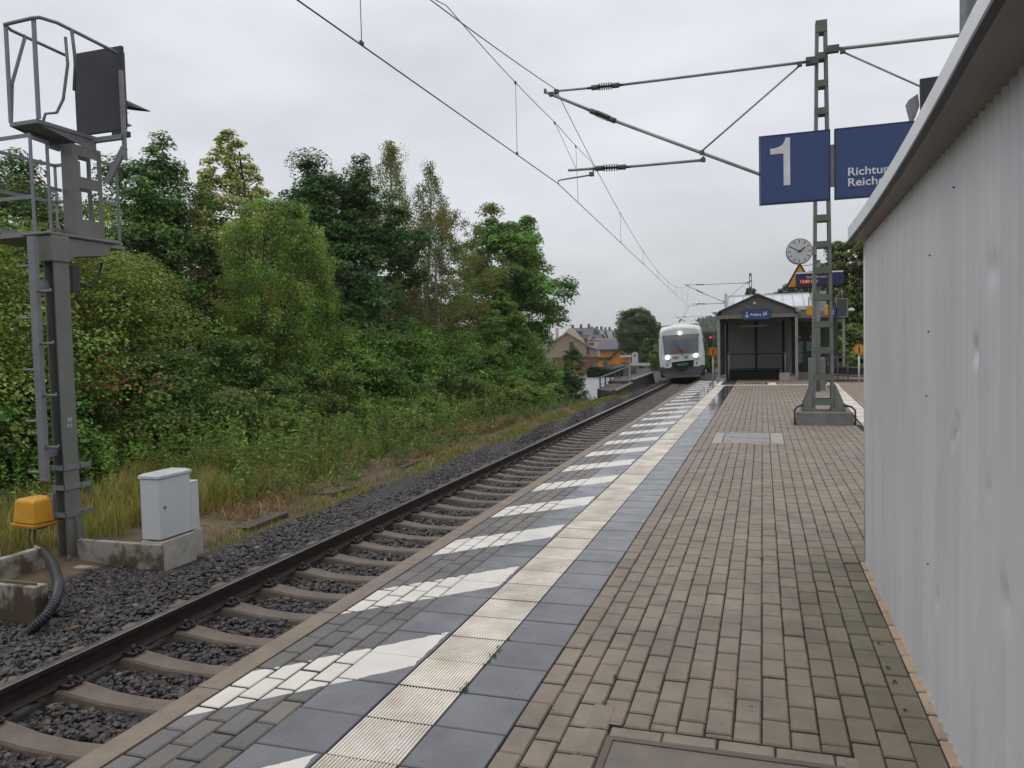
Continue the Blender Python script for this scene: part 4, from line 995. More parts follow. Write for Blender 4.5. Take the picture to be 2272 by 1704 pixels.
# end wall at the head of the stairs and the glazed sides
mb = MB(); mb.box(-.02, 2.72, 33.0, 33.04, -.5, 2.6); mb.build('end_wall', m_glass, sh)
mb = MB()
for x in (.06, 1.28, 2.40): mb.box(x - .05, x + .05, 32.93, 32.99, -.2, 2.36)
for z in (.30, .95): mb.box(.06, 2.44, 32.95, 32.985, z - .02, z + .02)
mb.build('end_frame', m_fr, sh)
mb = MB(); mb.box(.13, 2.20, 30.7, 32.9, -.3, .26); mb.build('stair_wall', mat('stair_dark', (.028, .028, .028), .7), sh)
for x in (-.03, 2.73):
    mb = MB(); mb.box(x - .012, x + .012, 28.06, 32.9, .17, 2.36); mb.build('side_glass', m_glass, sh)
    mb = MB()
    for y in np.arange(28.5, 32.9, .55): mb.box(x - .03, x + .03, y - .025, y + .025, .17, 2.36)
    for z in (.2, 1.0): mb.box(x - .02, x + .02, 28.06, 32.9, z - .025, z + .025)
    mb.build('side_frame', m_fr, sh)
mb = MB(); mb.box(.74, 1.74, 28.9, 29.02, 2.04, 2.12); mb.build('ceiling_lamp', mat('lamp_dull', (.20, .19, .17), .4), sh)
for x in (.30, 2.35):
    mb = MB(); mb.tube([(x, 28.3, .0), (x, 28.3, .95), (x, 28.38, 1.02), (x, 30.6, 1.02)], .028, 8); mb.build('handrail', m_lgrey, sh)
ex = sign_box('exit_sign', 'blue Ausgang board with a white arrow, fixed to the shelter gable', .86, 1.82, 27.86, 2.315, 2.675, .06)
text('lettering', 'Ausgang', .125, m_wht, (1.115, 27.855, 2.455), ex, sx=.92, bold=.002)
mb = MB(); mb.prism([(.985, 27.853, 2.60), (1.01, 27.853, 2.60), (1.01, 27.853, 2.43), (1.055, 27.853, 2.47), (1.055, 27.853, 2.43), (.998, 27.853, 2.375), (.94, 27.853, 2.43), (.94, 27.853, 2.47), (.985, 27.853, 2.43)], (0, .005, 0)); mb.build('arrow', m_wht, ex)
for x, z in ((1.60, 2.43), (1.68, 2.45)):
    mb = MB(); mb.disc((x, 27.8555, z + .125), .018, (0, 1, 0), .005, 10); mb.prism([(x - .022, 27.853, z), (x + .014, 27.853, z), (x + .024, 27.853, z + .10), (x - .02, 27.853, z + .10)], (0, .005, 0)); mb.build('figure', m_wht, ex)
# canopy behind the shelter
m_can = mat('canopy_white', (.62, .63, .63), .35, (.52, .53, .54), 3, metal=.2)
cn = empty('platform_canopy', (1.8, 33, 2.9), 0, 'white standing seam canopy roof behind the shelter gable', 'canopy')
A0, A1 = (34.5, 2.98), (36.5, 3.62)
mb = MB(); mb.prism([(.0, A0[0], A0[1]), (.0, A1[0], A1[1]), (.0, A1[0], A1[1] + .05), (.0, A0[0], A0[1] + .05)], (3.65, 0, 0)); mb.build('roof_sheet', m_can, cn)
for x in np.arange(.25, 3.6, .44):
    mb = MB(); mb.bar((x, A0[0], A0[1] + .068), (x, A1[0], A1[1] + .068), .03, .034); mb.build('seam', mat('seam_grey', (.40, .41, .42), .4), cn)
mb = MB(); mb.box(.0, 3.65, A1[0] + .01, A1[0] + .1, A1[1] + .0, A1[1] + .11); mb.box(-.1, -.005, A0[0], A1[0], A0[1] - .1, A1[1] + .1); mb.box(-.1, 3.9, A0[0] - .1, A0[0] - .005, 2.86, 3.0); mb.build('edge_trim', m_can, cn)
mb = MB(); mb.box(3.66, 4.2, 33.8, 36.6, 2.7, 3.62); mb.build('end_panel', mat('panel_grey', (.30, .32, .36), .5), cn)
mb = MB(); mb.box(2.85, 4.7, 30.0, 36.5, 2.36, 2.62); mb.build('side_canopy', m_beam, cn)
for x, y in ((2.95, 35.2), (4.55, 30.2), (4.55, 36.0)): 
    mb = MB(); mb.box(x - .05, x + .05, y - .05, y + .05, -.03, 2.36); mb.build('post', m_sh, cn)
# waiting shelter with teal panes under the canopy
wsr = empty('waiting_shelter', (3.3, 36.3, 0), 0, 'dark framed glass screen with teal panes and round red stickers, under the canopy', 'shelter')
m_teal = mat('teal_pane', (.10, .20, .19), .2, (.16, .28, .27), 3.5, (.4, .6), spec=.6)
mb = MB(); mb.box(2.85, 4.9, 36.7, 36.74, -.03, 2.5); mb.build('backing', mat('screen_green', (.040, .055, .042), .4), wsr)
for (xa, xb, za, zb) in ((3.0, 3.39, .93, 1.45), (3.0, 3.39, .42, .88), (3.52, 3.9, .98, 1.42)):
    mb = MB(); mb.box(xa, xb, 36.66, 36.695, za, zb); mb.build('pane', m_teal, wsr)
mb = MB()
for x in (2.92, 3.45, 4.0): mb.box(x - .05, x + .05, 36.62, 36.655, -.03, 2.4)
mb.build('frame', mat('frame_green', (.05, .06, .05), .5), wsr)
for x in (3.2, 3.74):
    mb = MB(); mb.disc((x, 36.68, 1.66), .11, (0, 1, 0), .02, 18); mb.build('sticker', mat('sticker_red', (.22, .04, .035), .5), wsr)
    mb = MB(); mb.disc((x, 36.665, 1.65), .075, (0, 1, 0), .012, 18); mb.build('sticker_field', mat('sticker_pale', (.42, .33, .32), .5), wsr)
# yellow boxes, number board and mirror beneath the canopy edge
for k, x in enumerate((3.03, 3.62)):
    yl = empty('hanging_sign', (x, 26.6, 2.3), 0, ('yellow hanging board nearer the stair shelter, seen behind the mast', 'yellow hanging board next to the blue panel, seen behind the mast')[k], 'sign', 'yellow boards under the canopy')
    mb = MB(); mb.box(x, x + (.34 if k == 0 else .17), 26.6, 26.85, 2.34, 2.70); mb.build('board', m_sy, yl, bevel=.03)
    mb = MB(); mb.box(x + .06, x + .09, 26.7, 26.74, 2.70, 3.0); mb.build('hanger', m_fr, yl)
b2 = sign_box('platform_sign', 'small blue board with white characters, between yellow boards and the framed mirror', 3.80, 4.02, 26.9, 2.28, 2.62, .05)
text('lettering', 'I2', .24, m_wht, (3.80, 26.894, 2.37), b2, sx=.8)
mr_ = empty('platform_mirror', (4.2, 26.9, 2.3), 0, 'dark framed train dispatch mirror hanging beside the trees', 'mirror')
mb = MB(); mb.box(4.0 + .03, 4.38 - .03, 26.915, 26.95, 2.29, 2.89); mb.build('glass', mat('mirror_dark', (.035, .04, .042), .15), mr_)
mb = MB()
for a in ((4.0, 4.03, 2.26, 2.92), (4.35, 4.38, 2.26, 2.92), (4.0301, 4.3499, 2.89, 2.92), (4.0301, 4.3499, 2.26, 2.29)): mb.box(a[0], a[1], 26.9, 26.96, a[2], a[3])
mb.build('frame', m_lgrey, mr_)
mb = MB(); mb.tube([(4.2, 26.93, 2.92), (4.2, 26.93, 3.2), (4.2, 30, 3.0), (4.2, 30.2, 2.6)], .02, 6); mb.build('hanger', m_lgrey, mr_)
hl = empty('lamp', (4.5, 26.9, 2.5), 0, 'small white lamp bowl beside the dispatch mirror', 'lamp')
mb = MB(); mb.ball((4.50, 26.9, 2.50), .10, 8, (1.15, 1, .55)); mb.build('bowl', m_wht, hl)
mb = MB(); mb.tube([(4.55, 26.9, 2.55), (4.62, 28, 2.62), (4.6, 30.1, 2.6)], .018, 6); mb.build('arm', m_lgrey, hl)
# round orange speed boards
m_or = mat('sign_orange', (.55, .11, .012), .45); m_ye2 = mat('sign_amber', (.66, .33, .02), .45)
for k, (x, y) in enumerate(((-.34, 29.5), (4.75, 27.0))):
    rs = empty('round_sign', (x, y, 0), 0, ('round orange and yellow sign with a black bar, between railcar and stair shelter', 'round orange and yellow sign with a black bar, at the railing by the shed')[k], 'sign', 'round orange signs')
    mb = MB(); mb.tube([(x, y + .04, -.4), (x, y + .04, 1.3)], .03, 8); mb.build('pole', m_wht, rs)
    mb = MB(); mb.disc((x, y, 1.12), .205, (0, 1, 0), .02, 30); mb.build('rim', m_or, rs)
    mb = MB(); mb.disc((x, y - .012, 1.12), .150, (0, 1, 0), .008, 30); mb.build('field', m_ye2, rs)
    mb = MB(); mb.prism([(x - .022, y - .02, 1.0), (x + .022, y - .02, 1.0), (x + .022, y - .02, 1.20), (x, y - .02, 1.25), (x - .022, y - .02, 1.20)], (0, .005, 0)); mb.build('bar', m_fr, rs)
# railing towards the trees
m_rl = mat('railing_brown', (.17, .155, .14), .6)
rl = empty('platform_railing', (4.2, 27.5, 0), 0, 'low dark railing along the platform end below the trees', 'railing')
P0, P1 = Vector((3.62, 30.0, 0)), Vector((5.4, 26.4, 0))
for k in range(7):
    p = P0.lerp(P1, k / 6); mb = MB(); mb.box(p.x - .025, p.x + .025, p.y - .025, p.y + .025, -.4, .84); mb.build('post', m_rl, rl)
for z in (.82, .46, .15):
    mb = MB(); mb.bar(P0 + Vector((0, 0, z)), P1 + Vector((0, 0, z)), .035, .05); mb.build('rail', m_rl, rl)
mb = MB(); mb.bar(P0 + Vector((0, .1, .32)), P1 + Vector((0, .1, .32)), .02, .26); mb.build('lower_panel', mat('panel_brown', (.06, .055, .055), .7), rl)

# ---------------------------------------------------------------- railcar
m_tw = mat('railcar_white', (.78, .79, .78), .32, (.70, .71, .695), 1.5)
m_tg = mat('railcar_green', (.012, .16, .075), .35)
m_tk = mat('railcar_skirt', (.050, .055, .066), .5, (.04, .043, .052), 4)
m_ws = mat('windscreen', (.11, .12, .13), .10, (.17, .18, .19), .8, spec=.7)
m_void = mat('void_black', (.008, .008, .009), .7)
m_lamp = mat('headlamp', (.9, .9, .85), .2, emit=(1.0, .98, .92), estr=2.2)
TY = 47.4
tn_ = empty('railcar', (float(railx(TY)) + .7175 + .02, TY, float(railz(TY))), 0, 'white and green diesel railcar with lit headlamps approaching along the track', 'train')
tn_.rotation_euler = (0, R(-2.4), R(4.7))
def T(mb, nm, m, par=None, **k): return mb.build(nm, m, par or tn_, local=True, **k)
def section(y, s, zb, zt, inset):
    hw2 = 1.39 * s; top = zt; r = .34
    pts = [(-hw2, zb), (-hw2 - .02, zb + .9), (-hw2 + .02, 2.3), (-hw2 + .10, top - .42)]
    for k in range(1, 6): a = PI - (PI / 2) * k / 6; pts.append((-hw2 + .10 + .42 + .42 * math.cos(a), top - .42 + .38 * math.sin(a)))
    pts += [(-.3, top + .03)]
    return [(x, y, z) for x, z in pts] + [(-x, y, z) for x, z in pts[::-1]]
secs = [(-.03, .935, .93, 3.30), (.0, .955, .90, 3.36), (.10, .985, .90, 3.46), (.35, 1.0, .90, 3.56), (1.2, 1.02, .88, 3.60), (24.5, 1.02, .88, 3.60), (25, .96, .9, 3.4)]
mb = MB(); V = []; 
for s_ in secs: V += section(s_[0], s_[1], s_[2], s_[3], 0)
n = len(V) // len(secs)
mb.add(V, [(k * n + j, k * n + j + 1, (k + 1) * n + j + 1, (k + 1) * n + j) for k in range(len(secs) - 1) for j in range(n - 1)], True)
mb.add(V[:n], [tuple(range(n))]); T(mb, 'body', m_tw)
mb = MB(); mb.add([(-1.2, .4, 3.58), (1.2, .4, 3.58), (1.0, .5, 3.74), (-1.0, .5, 3.74), (-1.2, 20, 3.58), (1.2, 20, 3.58), (1.0, 20, 3.74), (-1.0, 20, 3.74)], [(0, 1, 2, 3), (0, 4, 5, 1), (3, 2, 6, 7), (1, 5, 6, 2), (0, 3, 7, 4)]); T(mb, 'roof_unit', m_tw)
# windscreen: slightly raked, set proud of the nose
def rake(z): return -.055 + .03 * (z - 1.7)
WS = [(-1.06, 1.72), (-1.09, 2.2), (-1.14, 3.10), (-1.05, 3.17), (1.05, 3.17), (1.14, 3.10), (1.07, 2.2), (1.04, 1.72)]
mb = MB(); mb.prism([(x, rake(z) - .012, z) for x, z in WS], (0, .03, 0)); T(mb, 'windscreen', m_ws)
q = lambda z: rake(z) - .018
def quad(x0, x1, z0, z1, m, nm, d=.0): 
    mb = MB(); mb.prism([(x0, q(z0) - d, z0), (x1, q(z0) - d, z0), (x1, q(z1) - d, z1), (x0, q(z1) - d, z1)], (0, .004, 0)); return T(mb, nm, m)
quad(-1.0, 1.0, 2.62, 2.92, mat('blind_grey', (.27, .28, .28), .4), 'sun_blind')
quad(-.66, .62, 2.05, 2.36, mat('dash_blue', (.15, .21, .30), .3, (.10, .14, .20), 3), 'dashboard')  # blue dashboard colour, mottled with a darker blue
quad(-.98, -.62, 1.78, 2.0, mat('panel_pale', (.20, .22, .24), .4), 'console')
quad(.66, .98, 1.80, 2.1, mat('panel_pale', (.20, .22, .24), .4), 'console')
quad(-.56, .52, 1.80, 2.02, mat('destination_amber', (.20, .09, .06), .5, (.30, .16, .11), 14, (.45, .55)), 'destination_display', .002)
mb = MB(); mb.bar((-.45, -.12, 2.62), (.03, -.12, 1.85), .03, .02, (0, 1, 0)); mb.bar((.03, -.12, 1.87), (.13, -.10, 1.58), .04, .03, (0, 1, 0)); T(mb, 'wiper', m_fr)
for x, z in ((-.86, 1.52), (.88, 1.55), (-.03, 3.02)):
    mb = MB(); mb.disc((x, -.09, z), .13 if z < 2 else .10, (0, 1, 0), .09, 20); o = T(mb, 'headlamp', m_lamp)
    if z < 2: mb = MB(); mb.disc((x + .03, -.045, z - .09), .135, (0, 1, 0), .08, 18); T(mb, 'lamp_housing', m_lgrey)
quad(-.58, -.20, 1.46, 1.56, mat('plate_grey', (.24, .24, .23), .5), 'number_plate')
mb = MB(); mb.prism([(.16, -.075, 1.42), (.36, -.075, 1.42), (.42, -.075, 1.58), (.22, -.075, 1.58)], (0, .02, 0)); T(mb, 'operator_emblem', mat('emblem_green', (.12, .33, .27), .4))
mb = MB(); mb.prism([(-.62, -.05, .80), (.70, -.05, .80), (.74, -.05, 1.30), (-.64, -.05, 1.22)], (0, .03, 0)); T(mb, 'coupler_recess', m_void)
mb = MB(); mb.add([(-.40, -.16, 1.10), (.40, -.16, 1.16), (.28, -.42, .98), (-.26, -.42, .98), (-.2, -.30, .70), (.22, -.30, .72), (-.32, -.06, .86), (.34, -.06, .86)], [(0, 1, 2, 3), (3, 2, 5, 4), (0, 3, 4, 6), (1, 7, 5, 2), (6, 4, 5, 7), (0, 6, 7, 1)]); T(mb, 'coupler', mat('coupler_teal', (.030, .065, .065), .45))
for s2 in (-1, 1):
    mb = MB(); xa, xb = sorted((s2 * 1.10, s2 * 1.405)); mb.box(xa, xb, -.07, .02, .72, .95); T(mb, 'green_band', m_tg)
    mb = MB(); xa, xb = sorted((s2 * .70, s2 * 1.098)); mb.box(xa, xb, -.075, .02, .80, .99); T(mb, 'lower_nose', m_tw)
    mb = MB(); xa, xb = sorted((s2 * .86, s2 * .96)); mb.box(xa, xb, -.08, -.02, .98, 1.16); T(mb, 'marker_lamp', m_lgrey)
    mb = MB(); xa, xb = sorted((s2 * 1.408, s2 * 1.44)); mb.box(xa, xb, .1, 24, .62, .90); T(mb, 'side_band', m_tg)
    mb = MB(); xa, xb = sorted((s2 * 1.425, s2 * 1.452)); mb.box(xa, xb, .9, 24, 1.75, 2.75); T(mb, 'side_windows', m_ws)
mb = MB(); P = [(-1.34, .88), (1.34, .88), (1.30, .55), (1.05, .24), (-1.05, .24), (-1.30, .55)]
mb.add([(x, -.10 - .12 * (abs(x) < 1.2), z) for x, z in P] + [(x, .5, z) for x, z in P], [tuple(range(6)), (6, 7, 1, 0), (7, 8, 2, 1), (8, 9, 3, 2), (9, 10, 4, 3), (10, 11, 5, 4), (11, 6, 0, 5)]); T(mb, 'snow_plough', m_tk)
mb = MB(); mb.box(-1.05, 1.05, -.235, -.19, .225, .36); T(mb, 'plough_edge', mat('plough_grey', (.13, .135, .14), .5))
mb = MB(); mb.box(-1.38, 1.38, .5, 24, .25, .88); T(mb, 'underframe', m_tk)
mb = MB()
for y in (2.2, 4.1, 20, 22):
    for x in (-.75, .75): mb.disc((x, y, .38), .385, (1, 0, 0), .12, 20)
T(mb, 'wheel', m_fr)
mb = MB(); mb.bar((1.42, .5, 2.75), (1.62, .4, 2.55), .03, .03); mb.box(1.55, 1.68, .36, .40, 2.2, 2.6); T(mb, 'side_mirror', m_fr)
mb = MB(); mb.tube([(-.1, 1.2, 3.72), (.1, 1.2, 3.95)], .05, 6); T(mb, 'horn', m_fr)
# red signal lamp beyond the railcar
rsg = empty('red_signal', (-2.15, 62, -.9), 0, 'small trackside signal showing a red light beyond the railcar', 'signal')
mb = MB(); mb.tube([(-2.45, 62, -1), (-2.45, 62, 2.2)], .05, 8); mb.build('post', m_fr, rsg)
mb = MB(); mb.box(-2.62, -2.28, 61.95, 62.1, 1.1, 2.25); mb.build('head', m_blk, rsg)
mb = MB(); mb.disc((-2.44, 61.93, 1.93), .10, (0, 1, 0), .03, 14); mb.build('lamp', mat('red_light', (.5, .02, .05), .3, emit=(1.0, .05, .12), estr=.6), rsg)

# ---------------------------------------------------------------- vegetation
def at(px, py, Y):
    """the point of the ray through photo pixel (px, py) at distance Y along the line"""
    d = _f + _r * (px - 1136) / CAM['f'] - _u * (py - 852) / CAM['f']; c = np.array(CAM['loc'])
    return c + d * (Y - c[1]) / d[1]
m_bark = mat('bark', (.060, .048, .038), .9, (.035, .030, .026), 12, bump=.6, bscale=30)
m_birch = mat('birch_bark', (.34, .32, .29), .8, (.07, .06, .055), 6, (.45, .6), stretch=(1, 1, 3))
def unit(v): return v / np.maximum(np.linalg.norm(v, axis=-1, keepdims=True), 1e-9)
def leafquads(P, Nn, size, col, g, aspect=.62):
    n = len(P); t = unit(np.cross(Nn, unit(g.normal(size=(n, 3))))); b = np.cross(Nn, t)
    s = (size * g.uniform(.6, 1.3, n))[:, None]
    fold = Nn * s * .12
    V = np.stack([P - t * s * .5, P + b * s * .5 * aspect + fold, P + t * s * .5, P - b * s * .5 * aspect + fold], 1).reshape(-1, 3)
    return V, np.arange(4 * n, dtype=np.int32).reshape(-1, 4), np.repeat(col, 4, 0)
def colours(n, base, g, var=.2, accents=()):
    c = np.array(base)[None] * np.exp(g.normal(0, var, (n, 1))) * (1 + g.normal(0, .08, (n, 3)))
    for col, p in accents:
        k = g.random(n) < p; c[k] = np.array(col) * np.exp(g.normal(0, .25, (k.sum(), 1)))
    return c
SHAPES = {
    'broad': lambda t: np.sqrt(np.clip(1 - ((t - .45) / .58) ** 2, 0.02, 1)),
    'tall': lambda t: np.clip(np.sqrt(np.clip(1 - ((t - .36) / .66) ** 2, 0.0, 1)), .05, 1),
    'cone': lambda t: np.clip((1 - t) ** .72 * np.clip(t * 6, .35, 1), .04, 1),
    'column': lambda t: np.clip((1 - t ** 2.2) * np.clip(t * 5, .4, 1), .06, 1),
    'bush': lambda t: np.sqrt(np.clip(1 - (t * .98) ** 2, .02, 1)),
}
def tree(name, label, x, y, z0, H, zb, R_, kind, base, nclus=150, nleaf=220, leaf=.10, rc=.5, seed=1, accents=(), group=None, cat='tree', trunk=.16, droop=0.0, bark=None, lobes=.28, sink=.3, fill=.5, var=.2, multi=1, leaders=0, asp=.62):
    g = np.random.default_rng(seed)
    root = empty(name, (x, y, z0), 0, label, cat, group)
    cb = zb - z0; ch = H - cb          # crown from cb to H above the ground
    t = g.random(nclus) ** .92
    th = g.uniform(0, 2 * PI, nclus)
    ph = g.uniform(0, 2 * PI, 4)
    lob = 1 + lobes * (np.sin(3 * th + ph[0] + 4 * t) * .5 + np.sin(5 * th + ph[1] - 7 * t) * .35 + np.sin(9 * t + ph[2] + 2 * th) * .45)
    rr = R_ * SHAPES[kind](t) * lob * (fill + (1 - fill) * g.random(nclus)) ** .5
    cx = rr * np.cos(th); cy = rr * np.sin(th); cz = cb + ch * t
    cz = np.minimum(cz, H - rc * .35)
    if multi > 1:
        k = g.integers(0, multi, nclus); off = (k - (multi - 1) / 2) * R_ * .9; sc_ = np.where(k == 0, 1, .86)
        cx = cx * .55 + off; cz = cb + (cz - cb) * sc_
    if kind == 'bush' or name == 'bush':      # loose sprigs standing out of the mass
        k = g.random(nclus) < .16; cx = np.where(k, cx * 1.4, cx); cy = np.where(k, cy * 1.4, cy); cz = np.where(k, cz * g.uniform(.8, 1.3, nclus), cz)
    if leaders:      # several upright tops instead of one smooth dome
        k = g.random(nclus) < .36; li = g.integers(0, leaders, nclus); lth = g.uniform(0, 2 * PI, leaders); lr = R_ * g.uniform(.12, .62, leaders); lh = g.uniform(.80, 1.02, leaders); lh[0] = 1.03
        tt = g.random(nclus); q = (tt * .55 + .45) * lh[li]
        cx = np.where(k, lr[li] * np.cos(lth[li]) + g.normal(0, .16 * R_, nclus) * (1.05 - tt), cx); cy = np.where(k, lr[li] * np.sin(lth[li]) + g.normal(0, .16 * R_, nclus) * (1.05 - tt), cy); cz = np.where(k, cb + ch * q - rc * .3, cz * 1.0)
        cz = np.where(k, cz, cb + (cz - cb) * .90)
        t = np.where(k, .55 + .45 * tt, t)
    Cc = np.stack([cx, cy, cz], -1)
    csz = rc * np.exp(g.normal(0, .3, nclus)) * (1 - (.68 if kind == 'cone' else .35) * t)
    npl = np.maximum((nleaf * (csz / rc) ** 1.7).astype(int), 12)
    idx = np.repeat(np.arange(nclus), npl); n = len(idx)
    d = unit(g.normal(size=(n, 3))); d[:, 2] = np.where(g.random(n) < .62, np.abs(d[:, 2]), d[:, 2])
    u = g.random(n) ** .45
    P = Cc[idx] + d * (csz[idx] * u)[:, None] * np.array([1.05, 1.05, .78])
    if droop:
        st = g.random(n); P[:, 2] -= droop * st ** 1.5 * csz[idx] * 2.2
        P[:, :2] = Cc[idx][:, :2] + (P[:, :2] - Cc[idx][:, :2]) * (1 - .3 * st)[:, None]
    outw = unit(Cc[idx] * np.array([1, 1, .35]) - np.array([0, 0, cb + ch * .3]) * np.array([0, 0, .35]))
    Nn = unit(d * .55 + outw * .35 + np.array([0, 0, .75]) + g.normal(0, .42, (n, 3)))
    if droop: Nn = unit(d * np.array([1, 1, .2]) + g.normal(0, .6, (n, 3)))
    cc = np.exp(g.normal(0, var, nclus))[:, None] * (1 + g.normal(0, .07, (nclus, 3)))
    col = colours(n, base, g, .22, ()) * cc[idx]
    for ac, p, clus in accents:
        if clus: k = (g.random(nclus) < p)[idx] & (g.random(n) < .75)
        else: k = g.random(n) < p
        col[k] = np.array(ac) * np.exp(g.normal(0, .28, (k.sum(), 1)))
    keep = P[:, 2] > .03
    P, Nn, col = P[keep], Nn[keep], col[keep]
    V, F, T_ = leafquads(P, Nn, leaf * 1.12, np.clip(col * np.array([1.2, 1.27, 1.0]), .004, .6), g, asp)
    npmesh('crown', V, F, m_leaf, root, tint=T_)
    mb = MB()
    stems = [0.0] if multi == 1 else [(k - (multi - 1) / 2) * R_ * .9 for k in range(multi)]
    for si, sx in enumerate(stems):
        hh = (H * .93) * (1 if si == 0 else .84); bend = g.normal(0, .05, 2) * H
        pts = [(sx * q * .9 + bend[0] * math.sin(q * 2.6), bend[1] * math.sin(q * 2.1), -sink + (hh + sink) * q) for q in np.linspace(0, 1, 9)]
        mb.tube(pts, [max(trunk * (1 - .88 * q) ** .9, .012) for q in np.linspace(0, 1, 9)], 8)
        lim = g.choice(nclus, min(nclus, 26 if trunk > .05 else 8), replace=False)
        for c in lim:
            if multi > 1 and abs(Cc[c][0] - sx) > R_ * .6: continue
            e = Cc[c]; q = float(np.clip((e[2] - .35 * math.hypot(e[0], e[1]) + sink) / (hh + sink), .12, .9)); f = q * 8; i0 = min(int(f), 7); a = np.array(pts[i0]) * (1 - f + i0) + np.array(pts[i0 + 1]) * (f - i0)
            mid = (a + e) / 2 + np.array([0, 0, .06 * np.linalg.norm(e - a)]) + g.normal(0, .05, 3)
            r0 = max(trunk * (1 - .88 * q) * .45, .012)
            mb.tube([a, mid, e], [r0, r0 * .65, .006], 5, cap=False)
    mb.build('trunk', bark or m_bark, root, local=True)
    return root
GR = 'trees along the far side of the track'
DK = (.076, .150, .038); MID = (.11, .195, .04); BRI = (.115, .205, .036); OLV = (.185, .270, .068); LIM = (.54, .55, .20); YEL = (.32, .27, .05); RED = (.17, .052, .020); BRN = (.20, .12, .045)
tree('maple_tree', 'dark green maple behind the signal platform, its crown cut by the photo edge', -19.5, 13.6, -.9, 8.2, 2.2, 3.0, 'broad', DK, 130, 260, .125, .62, 11, [(RED, .12, True)], GR, trunk=.2, leaders=4)
tree('maple_tree', 'dark green maple between the signal head and the yellow-green lime', -18, 18.7, -.9, 9.4, 2.0, 2.7, 'tall', DK, 120, 260, .125, .58, 12, [(MID, .1, True)], GR, trunk=.2, leaders=4)
tree('maple_tree', 'dark maple showing through the railings of the signal', -23, 17.5, -.9, 9.6, 2.0, 2.8, 'broad', (.05, .08, .028), 110, 240, .13, .62, 13, [(RED, .10, True)], GR, trunk=.2, leaders=4)
tree('lime_tree', 'pointed yellow-green lime tree rising above the birch', -16.4, 20.9, -.9, 10.3, 1.5, 2.6, 'cone', LIM, 300, 230, .115, .46, 14, [((.16, .20, .05), .25, False)], GR, trunk=.2, lobes=.4, var=.16)
tree('birch_tree', 'fine leaved olive green birch hanging down to the weeds in front', -12.75, 18.2, -.9, 7.05, -.2, 1.95, 'tall', OLV, 430, 300, .062, .36, 15, [(YEL, .02, False), ((.07, .105, .028), .3, True)], GR, trunk=.06, droop=.6, lobes=.3, fill=.35)
tree('maple_tree', 'large dense dark maple with a ragged top, left of the tall birches', -14.9, 25.6, -.9, 10.1, .8, 3.3, 'tall', (.072, .138, .042), 440, 290, .14, .62, 16, [((.085, .14, .04), .15, True)], GR, trunk=.25, lobes=.34, fill=.3, leaders=6)
tree('birch_tree', 'tall thin two-stemmed birch just past the large dark maple', -15.5, 34.0, -.9, 13.3, 2.0, 2.5, 'column', (.17, .19, .07), 300, 170, .085, .46, 17, [(YEL, .06, False), ((.09, .11, .04), .3, True)], GR, trunk=.17, droop=.9, bark=m_birch, multi=2, lobes=.4, fill=.55)
tree('birch_tree', 'sparse brownish birch between the dark maple and the open oak', -13.6, 33.6, -.9, 9.3, 1.0, 2.6, 'broad', (.15, .16, .05), 190, 170, .085, .5, 18, [(BRN, .15, True)], GR, trunk=.14, droop=.5, bark=m_birch, lobes=.4, fill=.6)
tree('oak_tree', 'open light green oak at the end of the tree row, sky showing through', -13.4, 42.5, -1.8, 11.6, .6, 3.3, 'broad', (.135, .230, .055), 360, 270, .17, .70, 19, [(BRN, .03, True)], GR, trunk=.22, lobes=.42, fill=.4, leaders=5)
tree('hornbeam_tree', 'small pointed hornbeam in front of the open oak', -10.0, 31.6, -1.0, 5.2, .2, 2.1, 'cone', (.11, .18, .042), 230, 210, .10, .40, 20, [(BRI, .2, True)], GR, trunk=.1, lobes=.2, fill=.3)
# second row closing the wood
for k, (x, y, h, r) in enumerate(((-25, 10, 7.5, 3.2), (-21, 23.5, 8.2, 3.0), (-22, 30, 6.8, 3.0), (-19, 37, 6.6, 2.8), (-17.5, 29.5, 5.4, 2.6), (-16, 40, 5.2, 2.6), (-17.0, 16.4, 6.2, 2.6), (-18.2, 24.0, 7.0, 2.8), (-28, 16, 8.4, 3.2))):
    tree('woodland_tree', 'dark tree of the second row, filling the gaps behind the front trees', x, y, -.9, h, .0, r, 'broad', (.060, .105, .032), 110, 230, .16, .75, 40 + k, [(BRN, .05, True)], 'trees of the second row', trunk=.14, fill=.25)
# thicket and bushes below
UG = 'bushes of the undergrowth beyond the track'
def bush(label, x, y, h, r, base, seed, leaf=.085, n=70, nl=170, acc=(), kind='bush', rc=None, name='bush'):
    return tree(name, label, x, y, float(hgt(x, y)), h, float(hgt(x, y)) + .02, r, kind, base, n, nl, leaf, rc or .30 * r + .1, seed, acc, UG, 'bush', trunk=.04, lobes=.3, fill=.3)
for k, (x, y, h, r) in enumerate(((-9.4, 13.2, 1.0, .7), (-8.2, 17.4, .8, .55), (-7.3, 22.8, .7, .5), (-7.2, 26.0, .9, .6), (-7.4, 28.0, .8, .6), (-7.6, 29.6, .75, .55), (-10.6, 10.6, 1.3, .8), (-10.3, 12.6, 1.5, .9))):
    bush('pale green weedy bush in front of the undergrowth', x, y, h, r, (.13, .19, .05), 170 + k, .08, 45, 130, [(YEL, .03, False), (BRN, .02, False)])
LB = {'red': 'reddish green thicket bush with turning leaves behind the signal post', 'dk': 'dark green bush at the foot of the trees', 'br': 'bright green leafy bush in the undergrowth below the trees', 'ol': 'dull olive bush with small leaves at the edge of the weeds'}
TH = (.170, .230, .048)
ra_ = [(RED, .06, True), (YEL, .03, False), ((.15, .17, .04), .2, False)]
